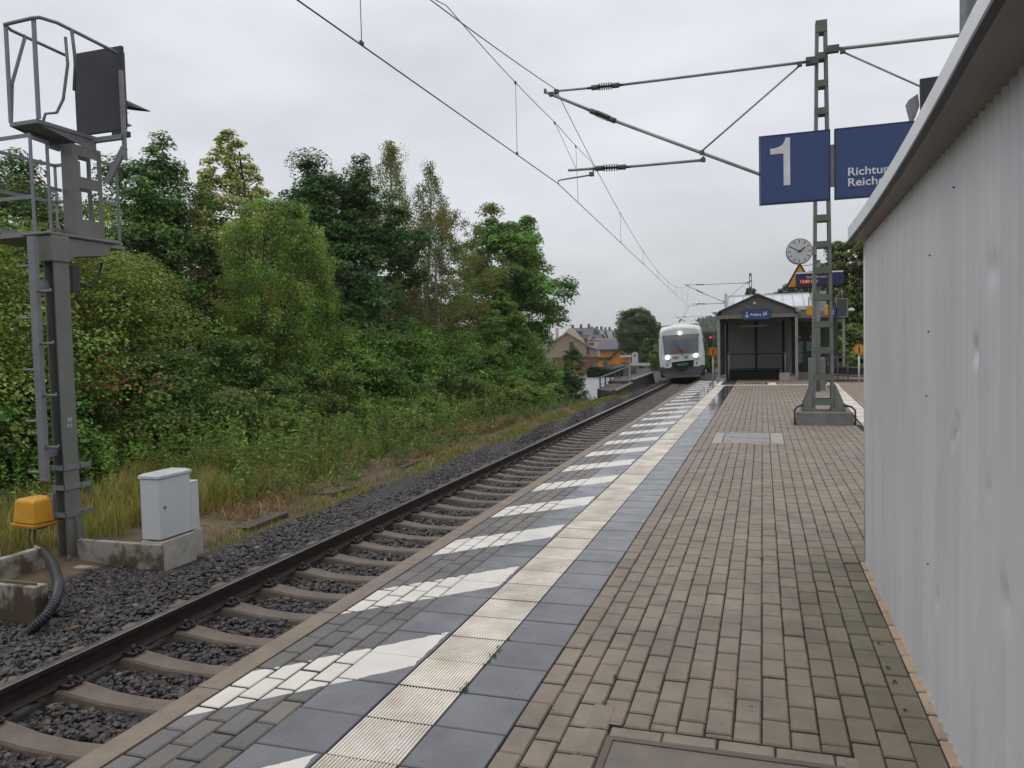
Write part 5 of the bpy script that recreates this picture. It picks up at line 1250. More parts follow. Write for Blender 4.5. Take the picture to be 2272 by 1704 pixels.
for k, (x, y, h, r) in enumerate(((-13.6, 8.3, 4.4, 1.9), (-13.4, 10.8, 5.0, 2.0), (-13.8, 13.2, 5.0, 1.9), (-16.5, 10.2, 5.6, 2.2), (-16.5, 7.2, 5.6, 2.2), (-15.4, 14.6, 5.2, 1.9), (-13.0, 5.9, 4.0, 1.8))):
    bush(LB['red'], x, y, h, r, TH, 60 + k, .085, 120, 210, ra_, 'tall')
for k, (x, y, h, r) in enumerate(((-11.6, 11.8, 2.4, 1.2), (-11.4, 14.4, 2.6, 1.3), (-11.9, 9.4, 2.2, 1.2), (-11.2, 16.6, 2.0, 1.1), (-12.0, 21.4, 3.0, 1.6), (-13.4, 28.5, 3.2, 1.8), (-11.8, 7.0, 2.0, 1.2), (-15.0, 21.0, 3.6, 1.8), (-12.4, 24.4, 2.8, 1.6), (-11.6, 36.2, 3.6, 1.9), (-13.8, 38.5, 3.4, 2.0), (-9.8, 35.8, 2.6, 1.3))):
    bush(LB['dk'], x, y, h, r, (.085, .148, .034), 80 + k, .09, 80, 200, [(YEL, .008, False)])
for k, (x, y, h, r) in enumerate(((-10.6, 19.6, 2.3, 1.25), (-10.2, 21.6, 2.7, 1.4), (-10.3, 23.9, 2.9, 1.5), (-9.9, 26.2, 2.6, 1.4), (-9.4, 28.4, 2.3, 1.3), (-11.6, 27.2, 3.4, 1.5), (-11.0, 29.8, 3.0, 1.5), (-8.8, 30.2, 1.9, 1.0), (-8.3, 32.2, 1.7, .95), (-8.8, 34.0, 1.9, 1.0))):
    bush(LB['br'], x, y, h, r, BRI, 100 + k, .10, 80, 190, [((.06, .11, .025), .35, True)])
for k, (x, y, h, r) in enumerate(((-9.8, 16.6, 1.9, .95), (-9.0, 20.3, 1.2, .8), (-8.4, 22.6, 1.5, .8), (-7.9, 27.2, 1.0, .7), (-10.1, 14.6, 1.3, .9), (-7.0, 24.2, .8, .5))):
    bush(LB['ol'], x, y, h, r, (.125, .175, .044), 120 + k, .075, 60, 170, [((.17, .19, .06), .06, False)])
tree('sapling', 'single young leafy tree standing before the grey car park', -7.55, 35.3, float(hgt(-7.55, 35.3)), 2.75, -1.15, .62, 'broad', (.072, .13, .036), 60, 100, .115, .26, 150, [], GR, trunk=.03, lobes=.45, fill=.6)
bush('small bright bush beside the trackside weeds before the sapling', -7.3, 31.0, .85, .5, (.12, .19, .05), 151, .09, 40, 120)
bush('low grey-green bush under the sapling', -8.2, 36.8, 1.5, .9, (.07, .105, .04), 152, .09, 50, 140)
# bent bare branch leaning out of the thicket
mb = MB(); p0 = [(-11.3, 11.9, .05), (-10.9, 12.2, .32), (-10.5, 12.8, .52), (-10.2, 13.5, .60), (-9.95, 14.2, .60), (-9.8, 14.8, .52)]
mb.tube(p0, [.028, .026, .022, .018, .012, .006], 6); tag(mb.build('fallen_branch', mat('branch_red', (.16, .055, .03), .7, (.10, .04, .025))), 'reddish bare branch arching out of the dark bushes', 'branch')

# ---- grass and weeds of the verge
def blades(nm, n, xr, yr, hr, wd, cols, probs, label, seed, mask=None, lean=.45, clump=0, cat='grass'):
    g = np.random.default_rng(seed)
    if clump:
        cxs = g.uniform(*xr, clump); cys = g.uniform(*yr, clump); hs = g.uniform(.5, 1.35, clump); cc = g.integers(0, len(cols), clump)
        k = g.integers(0, clump, n); x = cxs[k] + g.normal(0, .12, n); y = cys[k] + g.normal(0, .12, n); hm = hs[k]; ci = np.where(g.random(n) < .6, cc[k], g.choice(len(cols), n, p=probs))
    else:
        x = g.uniform(*xr, n); y = g.uniform(*yr, n); hm = np.ones(n); ci = g.choice(len(cols), n, p=probs)
    x = x - .0145 * y
    keep = np.ones(n, bool) if mask is None else mask(x, y, g)
    keep &= ~((x > -5.55) & (x < -4.95) & (y > 4.55) & (y < 5.6)) & ~((x > -6.35) & (x < -4.6) & (y < 4.75))
    x, y, hm, ci = x[keep], y[keep], hm[keep], ci[keep]; n = len(x)
    z = hgt(x, y) - .01
    h = g.uniform(*hr, n) * hm; a = g.uniform(0, 2 * PI, n); l = np.abs(g.normal(0, lean, n)) * h
    w_ = wd * g.uniform(.6, 1.4, n) * (1 + np.maximum(y - 8, 0) / 22)
    px, py = -np.sin(a) * w_ / 2, np.cos(a) * w_ / 2; dx, dy = np.cos(a) * l, np.sin(a) * l
    m = .55
    V = np.stack([np.stack([x - px, y - py, z], -1), np.stack([x + px, y + py, z], -1),
                  np.stack([x + dx * .35 + px * .8, y + dy * .35 + py * .8, z + h * m], -1), np.stack([x + dx * .35 - px * .8, y + dy * .35 - py * .8, z + h * m], -1),
                  np.stack([x + dx + px * .15, y + dy + py * .15, z + h * .95], -1), np.stack([x + dx - px * .15, y + dy - py * .15, z + h * .95], -1)], 1)
    F = np.array([(0, 1, 2, 3), (3, 2, 4, 5)])[None] + 6 * np.arange(n)[:, None, None]
    col = np.array(cols)[ci] * np.exp(g.normal(0, .25, (n, 1)))
    o = npmesh(nm, V.reshape(-1, 3), F.reshape(-1, 4), m_leaf, tint=np.repeat(col, 6, 0))
    return tag(o, label, cat, kind='stuff')
G1, G2, ST, GO, GD = (.16, .23, .04), (.24, .26, .055), (.34, .25, .10), (.30, .25, .05), (.09, .16, .034)
edge_out = lambda x, y, g: (np.sin(x * 3.1 + y * 1.3) + np.sin(y * 2.3 - x) + g.normal(0, .8, len(x)) > -.4)
blades('grass', 20000, (-5.45, -4.72), (1, 40), (.04, .15), .011, (G1, G2, ST), (.4, .4, .2), 'low grass fringe growing along the edge of the gravel', 201, edge_out)
blades('grass', 16000, (-6.4, -5.2), (1, 40), (.03, .12), .010, (ST, BRN, GO), (.45, .3, .25), 'thin dry grass on the brown path beside the track', 202, lambda x, y, g: np.sin(x * 2.1 + y * .9) + g.normal(0, .7, len(x)) > .25, lean=1.3)
blades('grass', 34000, (-11.5, -6.3), (1.5, 27), (.08, .36), .013, (G1, G2, ST, GO, GD), (.28, .28, .12, .20, .12), 'tall yellowish grass and weeds between the track and the bushes', 203, clump=620)
blades('grass', 14000, (-9.6, -6.6), (2, 14), (.2, .5), .010, (G2, GO, G1, ST), (.35, .3, .2, .15), 'long pale grass behind the grey cabinet', 206, clump=200)
blades('straw', 7000, (-7.6, -5.7), (16, 25), (.12, .32), .012, (ST, BRN, (.15, .085, .04)), (.35, .4, .25), 'heap of cut brown straw lying before the bushes', 204, lambda x, y, g: ((x + 6.9) / .8) ** 2 + ((y - 19.5) / 2.8) ** 2 + g.normal(0, .3, len(x)) < 1.1, lean=1.6, cat='straw')
blades('straw', 5000, (-7.2, -5.6), (7, 15), (.06, .2), .011, (BRN, ST, (.22, .10, .035)), (.5, .25, .25), 'thin brown cut straw on the ground beyond the grey cabinet', 205, lambda x, y, g: np.sin(x * 2 + y) + g.normal(0, .6, len(x)) > .2, lean=1.8, cat='straw')
def weeds(n, xr, yr, hr, base, label, seed, leaf=.05, per=26, acc=()):
    g = np.random.default_rng(seed); x = g.uniform(*xr, n) ; y = g.uniform(*yr, n); x = x - .0145 * y
    k = ~((x > -5.7) & (y < 6)); x, y = x[k], y[k]; n = len(x); h = g.uniform(*hr, n)
    i = np.repeat(np.arange(n), per); m = len(i); t = g.random(m) ** .8; th = g.uniform(0, 2 * PI, m); r = (.02 + .10 * (1 - t)) * g.uniform(.5, 1.3, m)
    lx = g.normal(0, .12, n)[i] * t; P = np.stack([x[i] + r * np.cos(th) + lx, y[i] + r * np.sin(th), hgt(x, y)[i] + h[i] * t], -1)
    Nn = unit(np.stack([np.cos(th) * .4, np.sin(th) * .4, np.ones(m)], -1) + g.normal(0, .35, (m, 3)))
    V, F, T_ = leafquads(P, Nn, leaf, colours(m, base, g, .25, acc) * np.exp(g.normal(0, .25, n))[i][:, None], g, .42)
    return tag(npmesh('weeds', V, F, m_leaf, tint=T_), label, 'weeds', kind='stuff')
weeds(1700, (-10.8, -6.6), (9, 29), (.3, 1.15), (.17, .25, .055), 'upright leafy weeds standing in front of the bushes', 301, .085, 40, [((.45, .28, .03), .004), (BRN, .03)])
weeds(900, (-7.8, -5.6), (8, 29), (.12, .45), (.13, .21, .06), 'low broad leaved weeds beside the brown path', 302, .07, 26, [((.45, .36, .04), .01)])
weeds(130, (-11.2, -8.6), (6, 14), (.5, 1.0), (.17, .29, .05), 'light green young shoots beside the cabinet', 303, .075, 44)
weeds(60, (-6.2, -5.2), (29, 36), (.05, .22), (.12, .18, .06), 'weeds below the end of the opposite ramp', 304, .09, 30)
# half buried duct covers beside the gravel
m_slab = mat('dark_wet_slab', (.050, .042, .036), .45, (.085, .062, .042), 4, bump=.5)
sl_ = None
for k, (x, y, l) in enumerate(((-5.62, 7.2, 1.0), (-5.75, 9.6, .9), (-5.85, 12.6, .9), (-6.1, 25.8, .8))):
    z = float(hgt(x, y)) - .012; mb = MB(); mb.box(-.22, .22, -.5, .5, -.05, .03)
    o = (mb.build('duct_cover', m_slab, bevel=.012) if sl_ is None else sl_.copy())
    if sl_ is None: sl_ = o
    else: C.objects.link(o)
    o.location = (x, y, z); o.scale = (1, l, 1); o.rotation_euler = (random.uniform(-.05, .05), random.uniform(-.08, .08), random.uniform(-.25, .3))
    tag(o, 'dark wet slab half buried in the brown path beside the gravel', 'slab', 'duct covers along the path')

# ---------------------------------------------------------------- opposite side: car park, ramp, houses
mb = MB(); mb.prism([(-6.9, 43.5, -1.96), (-8, 81, -1.96), (-24, 81, -1.96), (-20, 43.5, -1.96)], (0, 0, .03))
tag(mb.build('car_park', mat('wet_asphalt', (.20, .20, .20), .30, (.15, .15, .15), 1.2, (.35, .65), .2, 60, rough2=.45)), kind='structure')
m_rc = mat('ramp_concrete', (.12, .105, .09), .85, (.05, .042, .035), 1.3, bump=.5, detail=8)
rp = empty('loading_ramp', (-6.3, 43, -1.2), 0, 'old concrete ramp with a sloping top beside the track, across from the platform', 'ramp')
mb = MB()
V = [(-5.6, 36.6, -.90), (-5.6, 41.9, -.76), (-5.6, 41.95, -.60), (-5.6, 50.8, -.50), (-5.45, 51.6, -1.6)]
n = len(V); V2 = [(-7.05, y + (2.4 if q == 0 else .3), z) for q, (x, y, z) in enumerate(V)]
B1 = [(x, y, -2.3) for x, y, z in V]; B2 = [(x, y, -2.3) for x, y, z in V2]
VV = V + V2 + B1 + B2
F = [(k, k + 1, n + k + 1, n + k) for k in range(n - 1)] + [(k, 2 * n + k, 2 * n + k + 1, k + 1) for k in range(n - 1)] + [(n + k, n + k + 1, 3 * n + k + 1, 3 * n + k) for k in range(n - 1)] + [(0, n, 3 * n, 2 * n), (n - 1, 3 * n - 1, 4 * n - 1, 2 * n - 1)]
mb.add(VV, F); mb.build('body', m_rc, rp)
mb = MB(); mb.prism([(-5.72, 36.6, -.89), (-5.52, 36.6, -.89), (-5.52, 41.9, -.75), (-5.72, 41.9, -.75)], (0, 0, .07)); mb.prism([(-5.8, 41.96, -.59), (-5.5, 41.96, -.59), (-5.5, 50.8, -.49), (-5.8, 50.8, -.49)], (0, 0, .07)); mb.build('coping', mat('coping', (.20, .19, .175), .7, (.12, .11, .1), 2), rp)
mb = MB(); mb.box(-5.72, -5.585, 36.38, 36.6, -1.5, -.80); mb.build('end_post', m_rc, rp)
og = empty('ramp_railing', (-7, 44, -1), 0, 'grey steel railing along the back of the opposite ramp', 'railing')
m_rg = mat('railing_grey', (.15, .155, .16), .5)
tz = lambda y: -1.05 + (y - 39.5) * .035
for y in (39.6, 41.1, 42.6, 44.1, 45.6, 47.1, 48.6, 50.1):
    mb = MB(); mb.box(-7.04, -6.96, y - .035, y + .035, tz(y) - .2, tz(y) + .74); mb.build('post', m_rg, og)
mb = MB(); mb.bar((-7, 39.5, tz(39.5) + .74), (-7, 50.3, tz(50.3) + .74), .08, .055); mb.build('handrail', m_rg, og)
mb = MB(); mb.bar((-7, 39.5, tz(39.5) + .34), (-7, 46, tz(46) + .34), .035, .035); mb.build('middle_rail', m_rg, og)
mb = MB(); mb.box(-7.03, -6.97, 47.6, 52.5, tz(49) - .15, tz(50) + .70); mb.build('panel', mat('panel_bluegrey', (.17, .18, .20), .5), og)
lp = empty('ramp_lamp', (-5.75, 42.0, -.6), 0, 'short pale lamp post with a flat head on the opposite ramp', 'lamp')
mb = MB(); mb.box(-5.80, -5.70, 41.95, 42.05, -.66, .78); mb.build('post', mat('lamp_pale', (.42, .44, .42), .5), lp)
mb = MB(); mb.box(-6.28, -5.66, 41.9, 42.1, .74, .86); mb.build('head', m_wht, lp, bevel=.03)
ov = empty('oval_sign', (-7.0, 52, -.6), 0, 'white rounded upright sign with a small yellow disc beyond the opposite ramp', 'sign')
c0 = at(1330 + 1090 * .0723, 770 + 370 * .0723, 52.0)
mb = MB(); P = []
for k in range(24):
    a = 2 * PI * k / 24; P.append((c0[0] + .21 * math.cos(a), 52, c0[2] + .21 * math.sin(a) + (.30 if math.sin(a) > 0 else -.30)))
mb.prism(P, (0, .06, 0)); mb.build('board', m_wht, ov)
mb = MB(); mb.disc((c0[0], 51.985, c0[2] + .27), .085, (0, 1, 0), .02, 16); mb.build('disc', mat('dull_yellow', (.30, .28, .05), .5), ov)
mb = MB(); mb.tube([(c0[0], 52.05, c0[2] - .3), (c0[0], 52.05, -2.0)], .05, 8); mb.build('post', m_lgrey, ov)
c1 = at(1330 + 1230 * .0723, 770 + 530 * .0723, 53.0)
bb = empty('white_beam', (c1[0], 53, -1.5), 0, 'white horizontal bar below the rounded white sign', 'barrier')
mb = MB(); mb.bar((c1[0] - .72, 53, c1[2] + .02), (c1[0] + .75, 53, c1[2] - .02), .1, .2); mb.build('bar', m_wht, bb)
for dx in (-.5, .5): 
    mb = MB(); mb.tube([(c1[0] + dx, 53, c1[2]), (c1[0] + dx, 53, -2)], .04, 6); mb.build('post', m_lgrey, bb)

def house(name, label, cat, px0, px1, pye, Yd, zg, depth, wallm, roofm, roof_h, axis='x', over=.35, wins=(), group=None, ang=0.0, skipwall=False):
    """a house whose front wall spans the photo columns px0..px1 with eaves at row pye, at distance Yd"""
    a, b = at(px0, pye, Yd), at(px1, pye, Yd); W = b[0] - a[0]; ze = (a[2] + b[2]) / 2; ctr = ((a[0] + b[0]) / 2, Yd, zg)
    root = empty(name, ctr, ang, label, cat, group)
    h = ze - zg
    mb = MB(); x0, x1 = -W / 2, W / 2
    if axis == 'x':       # ridge along x, eaves to the viewer
        mb.box(x0, x1, 0, depth, -1, h); mb.prism([(x0, 0, h), (x0, depth, h), (x0, depth / 2, h + roof_h)], (.01, 0, 0)); mb.prism([(x1 - .01, 0, h), (x1 - .01, depth, h), (x1 - .01, depth / 2, h + roof_h)], (.01, 0, 0))
        mb.build('wall', wallm, root, local=True)
        mb = MB()
        for s2 in (0, 1):
            ya = -over if s2 == 0 else depth + over; za = h - over * roof_h / (depth / 2)
            mb.prism([(x0 - over, ya, za), (x0 - over, depth / 2, h + roof_h), (x0 - over, depth / 2, h + roof_h + .2), (x0 - over, ya, za + .2)], (W + 2 * over, 0, 0))
        r = mb.build('roof', roofm, root, local=True)
    else:                 # gable to the viewer
        mb.prism([(x0, 0, -1), (x1, 0, -1), (x1, 0, h), (0, 0, h + roof_h), (x0, 0, h)], (0, depth, 0)); mb.build('wall', wallm, root, local=True)
        mb = MB()
        for s2 in (-1, 1):
            xe = s2 * (W / 2 + over); ze2 = h - over * roof_h / (W / 2)
            mb.prism([(xe, -over, ze2), (0, -over, h + roof_h), (0, -over, h + roof_h + .25), (xe, -over, ze2 + .25)], (0, depth + 2 * over, 0))
        r = mb.build('roof', roofm, root, local=True)
    for (wx, wz, ww, wh) in wins:      # fractions of the width, metres above the eaves
        xc = x0 + W * wx; zc = h + wz
        mb = MB(); mb.box(xc - ww / 2 - .1, xc + ww / 2 + .1, -.05, -.002, zc - wh / 2 - .1, zc + wh / 2 + .1); wf = mb.build('window', mat('window_frame', (.10, .085, .07), .6), root, local=True)
        mb = MB(); mb.box(xc - ww / 2, xc + ww / 2, -.07, -.052, zc - wh / 2, zc + wh / 2); mb.build('pane', mat('window_pane', (.06, .065, .07), .15), wf, local=True)
    return root, r, W, h
m_cream = mat('render_cream', (.50, .42, .33), .85, (.44, .37, .29), .5)
m_beige = mat('render_beige', (.34, .27, .185), .9, (.29, .23, .16), .5)
m_orange = mat('render_orange', (.74, .29, .02), .85, (.52, .20, .022), .6)
m_slate = mat('slate_roof', (.075, .078, .09), .6, (.055, .058, .068), 1.2)
m_slate2 = mat('grey_slate', (.20, .205, .215), .55, (.15, .155, .165), .8)
m_brick = mat('red_brick', (.27, .10, .07), .85, (.20, .085, .06), 1.5)
Yo = 118
hr_, rf, W, h = house('orange_house', 'bright orange house with dark roof and a low wing, beyond the car park', 'house', 1330, 1445, 774.5, Yo, -3.0, 8, m_orange, m_slate, 1.35, 'x', .5)
a, b = at(1328, 0, Yo - 3), at(1393, 0, Yo - 3); r0 = np.array(wloc(hr_)); s_ = .0672
def lo(px, py, dy): q2 = at(px, py, Yo + dy); return (q2[0] - r0[0], dy, q2[2] - r0[2])
mb = MB(); P = [lo(1328, 820, -3), lo(1328, 797, -3), lo(1353, 797, -3), lo(1372, 777, -3), lo(1392, 797, -3), lo(1392, 820, -3)]
P[0] = (P[0][0], -3, -1); P[-1] = (P[-1][0], -3, -1); mb.prism(P, (0, 2.998, 0)); mb.build('wing', m_orange, hr_, local=True)
mb = MB(); 
for p_, q_ in (((1326, 797), (1354, 796)), ((1350, 799), (1373, 775)), ((1371, 775), (1394, 799))):
    A_, B_ = lo(*p_, -3.4), lo(*q_, -3.4); mb.prism([A_, B_, (B_[0], B_[1], B_[2] + .28), (A_[0], A_[1], A_[2] + .28)], (0, 3.3, 0))
mb.build('wing_roof', m_slate, hr_, local=True)
d0, d1 = lo(1338.5, 803, -3.06), lo(1348, 818, -3.06); mb = MB(); mb.box(d0[0], d1[0], -3.06, -3.002, -1, d0[2]); dr = mb.build('door', mat('door_grey', (.10, .10, .11), .6), hr_, local=True)
mb = MB(); mb.box(d0[0] - .35, d1[0] + .35, -3.03, -3.001, -1, d0[2] + .3); mb.build('door_surround', mat('surround_ochre', (.45, .27, .08), .8), hr_, local=True)
Yb = 160
bh, rf, W, h = house('beige_house', 'beige gabled house with a pale roof edge, behind the red brick wall', 'house', 1216, 1300, 766, Yb, -4.5, 14, m_beige, mat('roof_pale', (.36, .33, .31), .8, (.28, .25, .23), .8), 2.6, 'y', .5, [(.62, .0, .8, 1.2), (.95, -3.1, .6, 1.2), (.42, -2.9, .6, 1.2), (.52, -2.9, .6, 1.2)], ang=R(15))
r0 = np.array(wloc(bh)); a = at(1299, 768, Yb); b = at(1326, 774, Yb)
mb = MB(); mb.prism([(a[0] - r0[0], 1, -1), (b[0] - r0[0], 1, -1), (b[0] - r0[0], 1, b[2] - r0[2]), (a[0] - r0[0], 1, a[2] - r0[2])], (0, 10, 0)); mb.build('annexe', m_beige, bh, local=True)
mb = MB(); mb.prism([(a[0] - r0[0] - .2, .5, a[2] - r0[2]), (b[0] - r0[0] + .4, .5, b[2] - r0[2] - .1), (b[0] - r0[0] + .4, .5, b[2] - r0[2] + .35), (a[0] - r0[0] - .2, .5, a[2] - r0[2] + .4)], (0, 11, 0)); mb.build('annexe_roof', mat('roof_white', (.50, .48, .46), .7), bh, local=True)
mb = MB(); p_ = at(1303, 776, Yb); mb.box(p_[0] - r0[0] - .25, p_[0] - r0[0] + .25, -.05, .9, p_[2] - r0[2] - .7, p_[2] - r0[2] + .7); mb.build('window', mat('window_dark', (.05, .045, .04), .4), bh, local=True)
mb = MB(); p_ = at(1252, 727, Yb + 6); mb.box(p_[0] - r0[0] - .35, p_[0] - r0[0] + .35, 5.6, 6.3, h + .5, p_[2] - r0[2]); mb.build('chimney', m_cream, bh, local=True)
a, b = at(1226, 796, 128), at(1330, 796, 128)
mb = MB(); mb.box(a[0], b[0], 128, 128.4, -5, a[2]); wl = mb.build('brick_wall', m_brick); tag(wl, 'long red brick wall below the beige house', 'wall')
mb = MB(); mb.box(a[0], b[0], 127.9, 128.5, a[2] + .003, a[2] + .22); mb.build('coping', mat('coping_brown', (.10, .075, .06), .8), wl)
TG = 'terrace of apartment houses'
for k, (p0, p1, pe, ph, Yd, m1, m2) in enumerate(((1258, 1309, 745, 728, 236, m_cream, m_slate), (1305, 1326, 755, 742, 230, m_cream, m_slate), (1304, 1334, 750, 732, 262, m_beige, m_slate2), (1326, 1352, 752, 733, 290, m_cream, m_slate2), (1340, 1368, 754, 735, 318, m_beige, m_slate2))):
    lb = ('cream apartment house with a dark mansard roof, tallest behind the beige house', 'small cream house with a brown dormer, before the grey terrace roofs', 'apartment house with a grey slate roof, next to the dark mansard', 'apartment house with grey slate roof in the middle of the terrace', 'apartment house with grey slate roof farthest along the terrace, by the big tree')[k]
    rh = (at(p0, ph, Yd)[2] - at(p0, pe, Yd)[2])
    o, rf, W, h = house('apartment_house', lb, 'house', p0, p1, pe, Yd, -5, 11, m1, m2, rh, 'x', .4, [(.2, -1.6, 1.0, 1.4), (.5, -1.6, 1.0, 1.4), (.8, -1.6, 1.0, 1.4), (.2, -4.4, 1.0, 1.4), (.5, -4.4, 1.0, 1.4), (.8, -4.4, 1.0, 1.4)], TG)
    for q2 in ((.08, .45, .8) if k in (0, 2, 3) else (.3, .7)):
        mb = MB(); xq = -W / 2 + W * q2; mb.box(xq - .35, xq + .35, 5.1, 5.9, h + rh - .5, h + rh + 1.3); mb.build('chimney', mat('chimney_grey', (.11, .12, .12), .8), rf, local=True)
    mb = MB(); mb.prism([(-W * .12, -.02, h + rh * .15), (W * .12, -.02, h + rh * .15), (W * .12, -.02, h + rh * .62), (-W * .12, -.02, h + rh * .62)], (0, 3.2, 0)); mb.build('dormer', mat('dormer_brown', (.09, .07, .065), .8), o, local=True)
o_ap = bpy.data.objects['apartment_house']; r0 = np.array(wloc(o_ap))
mb = MB(); P = [at(px_, py_, 235.5) - r0 for px_, py_ in ((1250, 790), (1250, 740), (1262, 727.5), (1272, 729), (1297, 757), (1303, 790))]
mb.prism([tuple(p_) for p_ in P], (0, .4, 0)); mb.build('gable_wall', mat('render_gable', (.62, .50, .38), .85), o_ap, local=True)
a, b = at(1318, 763, 200), at(1370, 763, 200)
pw = empty('garage_row', ((a[0] + b[0]) / 2, 200, -4.8), 0, 'pale flat roofed building between orange house and terrace', 'building')
mb = MB(); mb.box(a[0], b[0], 200, 206, -5, a[2] + 1.0); mb.build('wall', mat('render_pale', (.52, .47, .38), .85), pw)
mb = MB(); mb.box(a[0] - .3, b[0] + .3, 199.7, 206.3, a[2] + 1.003, a[2] + 1.35); mb.build('roof', mat('roof_light', (.45, .46, .47), .6), pw)
# hedge, parked car
a, b = at(1302, 838, 79.5), at(1392, 838, 79.5); g = np.random.default_rng(400); n = 22000
P = np.stack([g.uniform(a[0], b[0], n), 79.5 + g.uniform(0, 1.6, n), -2.1 + 1.1 * g.random(n) ** .7], -1); P[:, 2] += .15 * np.sin(P[:, 0] * 1.9)
V, F, T_ = leafquads(P, unit(g.normal(size=(n, 3)) + np.array([0, -.5, .8])), .17, colours(n, (.035, .060, .028), g), g)
tag(npmesh('hedge', V, F, m_leaf, tint=T_), 'clipped dark hedge along the far side of the car park', 'hedge')
cr_ = empty('parked_car', (-14.55, 60.5, -2.04), R(12), 'dark parked car with red tail lamps, glimpsed behind the sapling', 'car')
m_car = mat('car_paint', (.030, .034, .040), .25, spec=.7)
mb = MB(); P = [(-.0, .28), (0.05, .85), (.35, .95), (.9, 1.42), (2.3, 1.45), (3.1, .95), (4.1, .82), (4.2, .35)]
mb.prism([(-.85, y, z) for y, z in P], (1.7, 0, 0)); mb.build('body', m_car, cr_, bevel=.08, local=True)
mb = MB(); mb.add([(-.68, .38, .98), (.68, .38, .98), (.60, .84, 1.36), (-.60, .84, 1.36)], [(0, 1, 2, 3)]); mb.build('rear_window', m_ws, cr_, local=True); 
for x in (-.68, .68):
    mb = MB(); mb.box(x - .14, x + .14, -.02, .06, .62, .84); mb.build('tail_lamp', mat('tail_red', (.55, .06, .06), .3, emit=(1, .12, .12), estr=.5), cr_, local=True)
for x in (-.8, .8):
    for y in (.75, 3.35): mb = MB(); mb.disc((x, y, .31), .31, (1, 0, 0), .18, 18); mb.build('wheel', m_fr, cr_, local=True)
# trees around the houses, beyond the railcar and behind the platform
FT = 'distant trees'
def far(name, label, px, pyt, Yd, zg, wpx, kind, base, seed, zb=.3, n=130, nl=190, acc=()):
    tp = at(px, pyt, Yd); s2 = Yd / CAM['f'] * 1.07; H = tp[2] - zg; Rr = wpx / 2 * s2
    return tree(name, label, tp[0], Yd, zg, H, zg + zb, Rr, kind, base, n, nl, max(.2, 3.4 * s2), Rr * .32, seed, acc, FT, trunk=.15, fill=.25, lobes=.25)
far('broadleaf_tree', 'big round dark green tree in front of the orange house', 1413, 688, 104, -2.9, 80, 'tall', (0.070, 0.115, 0.048), 501, 3.4, 260, 220)
far('conifer', 'slim dark conifer between the round tree and the railcar', 1452, 708, 150, -3.5, 22, 'cone', (0.042, 0.070, 0.050), 502)
far('conifer', 'second dark conifer close beside the railcar', 1463, 716, 145, -3.5, 20, 'cone', (0.045, 0.073, 0.050), 503)
far('bushy_tree', 'green tree filling the gap behind the far end of the ramp', 1443, 752, 92, -2.7, 44, 'broad', (0.084, 0.133, 0.050), 504)
far('bushy_tree', 'low green tree beside the railcar nose', 1462, 768, 80, -2.2, 34, 'broad', (0.119, 0.168, 0.056), 505)
far('bushy_tree', 'dark tree mass between railcar and stair shelter', 1580, 735, 130, -1.5, 80, 'broad', (0.063, 0.095, 0.056), 506)
far('bushy_tree', 'yellowish bush on the bank between railcar and stair shelter', 1572, 782, 72, -1.1, 34, 'bush', (0.224, 0.238, 0.070), 507)
far('conifer', 'dark tree top above the shelter ridge, at the second mast', 1668, 641, 84, -.5, 40, 'broad', (0.045, 0.077, 0.050), 508)
far('conifer', 'dark tree top above the right half of the shelter roof', 1712, 652, 90, -.5, 50, 'broad', (0.049, 0.084, 0.050), 509)
far('conifer', 'dark tree tops below the warning triangle', 1765, 622, 88, -.5, 70, 'tall', (0.048, 0.081, 0.053), 510, 2)
far('broadleaf_tree', 'large olive green tree between mast and shed roof', 1885, 538, 46, -.4, 130, 'tall', (0.119, 0.147, 0.050), 511, .6, 200, 190, [((.17, .17, .05), .12, True)])
far('broadleaf_tree', 'dark tree behind the departure display', 1838, 585, 58, -.4, 90, 'tall', (0.059, 0.087, 0.048), 512, .5, 150, 170)
far('broadleaf_tree', 'dark tree just past the corner of the shed', 1945, 560, 52, -.4, 110, 'tall', (0.070, 0.105, 0.042), 513, .4, 150, 170)
far('bushy_tree', 'lighter green bush above the platform railing', 1888, 735, 40, -.6, 90, 'bush', (0.133, 0.189, 0.050), 514, .1, 90, 150)
far('bushy_tree', 'dark low bush behind the foot of the mast', 1845, 742, 44, -.6, 60, 'bush', (0.077, 0.112, 0.042), 515, .1, 80, 140)
far('bushy_tree', 'dark bush under the side canopy', 1806, 735, 50, -.6, 60, 'bush', (0.063, 0.091, 0.048), 516, .1, 80, 140)
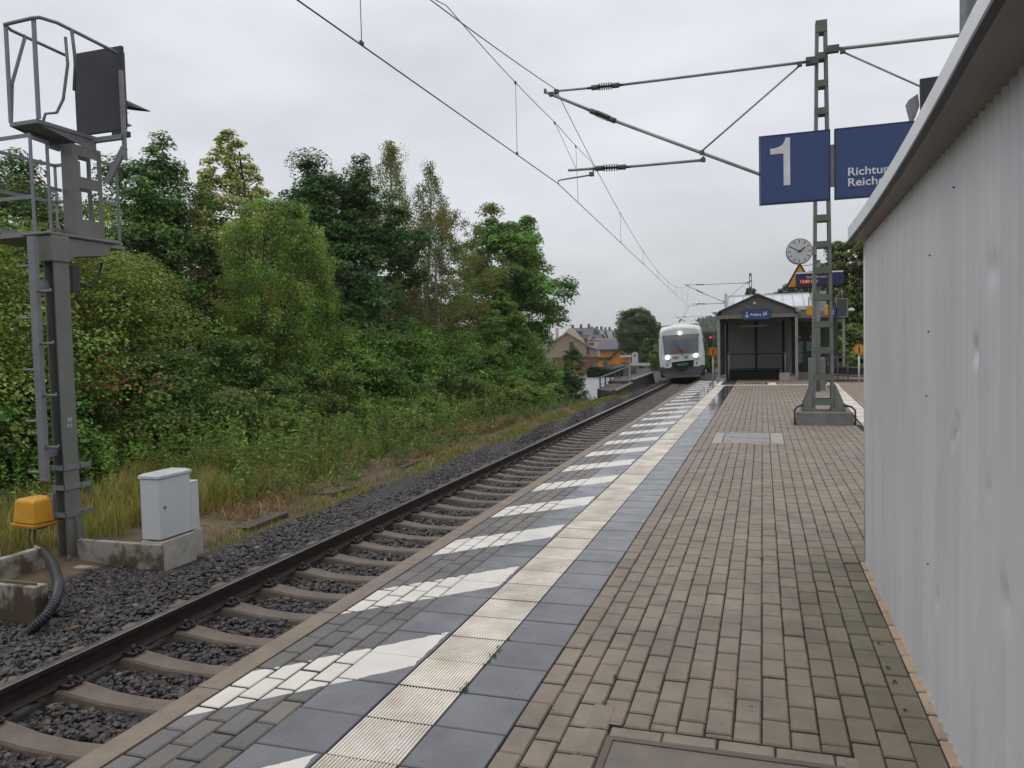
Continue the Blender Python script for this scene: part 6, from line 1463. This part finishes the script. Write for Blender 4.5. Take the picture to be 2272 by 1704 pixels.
# far wooded hill beyond the railcar
mb = MB(); nx_, ny_ = 40, 14; V = []
for j in range(ny_):
    for i_ in range(nx_):
        u_, v_ = i_ / (nx_ - 1), j / (ny_ - 1); x = -190 + 330 * u_; y = 470 + 190 * v_
        z = 15 * math.exp(-((x + 26) / 30) ** 2) * math.sin(PI * min(v_ * 1.1, 1)) ** .8 + 6 * math.sin(PI * v_) + 1.6 * math.sin(x * .21 + y * .1) + 1.2 * math.sin(x * .53 - y * .3) - 3
        V.append((x, y, z))
mb.add(V, [(j * nx_ + i_, j * nx_ + i_ + 1, (j + 1) * nx_ + i_ + 1, (j + 1) * nx_ + i_) for j in range(ny_ - 1) for i_ in range(nx_ - 1)], True)
tag(mb.build('hill', mat('wooded_hill', (.070, .090, .070), .95, (.045, .062, .052), .12, bump=1, bscale=.6)), kind='structure')

g = np.random.default_rng(600); n = 26000; x = g.uniform(-190, 140, n); y = g.uniform(470, 640, n); u_ = (y - 470) / 190
z = 15 * np.exp(-((x + 26) / 30) ** 2) * np.sin(PI * np.minimum(u_ * 1.1, 1)).clip(0, 1) ** .8 + 6 * np.sin(PI * u_) + 1.6 * np.sin(x * .21 + y * .1) - 3 + g.uniform(0, 3.5, n) * (.5 + .5 * np.sin(x * .9 + 2 * np.sin(y * .3)))
V, F, T_ = leafquads(np.stack([x, y, z], -1), unit(g.normal(0, .6, (n, 3)) + np.array([0, -.4, .8])), 2.6, colours(n, (.060, .085, .055), g, .3), g, .8)
tag(npmesh('forest', V, F, m_leaf, tint=T_), 'far wooded slope seen between railcar and stair shelter', 'forest', kind='stuff')

# ---------------------------------------------------------------- drizzle haze between here and the hill
hm = bpy.data.materials.new('haze'); hm.use_nodes = True
t = hm.node_tree; t.nodes.clear()
o_ = t.nodes.new('ShaderNodeOutputMaterial'); v_ = t.nodes.new('ShaderNodeVolumePrincipled')
v_.inputs['Color'].default_value = (.93, .95, .97, 1); v_.inputs['Density'].default_value = 0.0003; v_.inputs['Anisotropy'].default_value = 0.1
t.links.new(v_.outputs[0], o_.inputs['Volume'])
mb = MB(); mb.box(-520, 520, -70, 920, -8, 46)
tag(mb.build('haze', hm), 'thin grey drizzle haze over the whole scene', 'haze', kind='stuff')
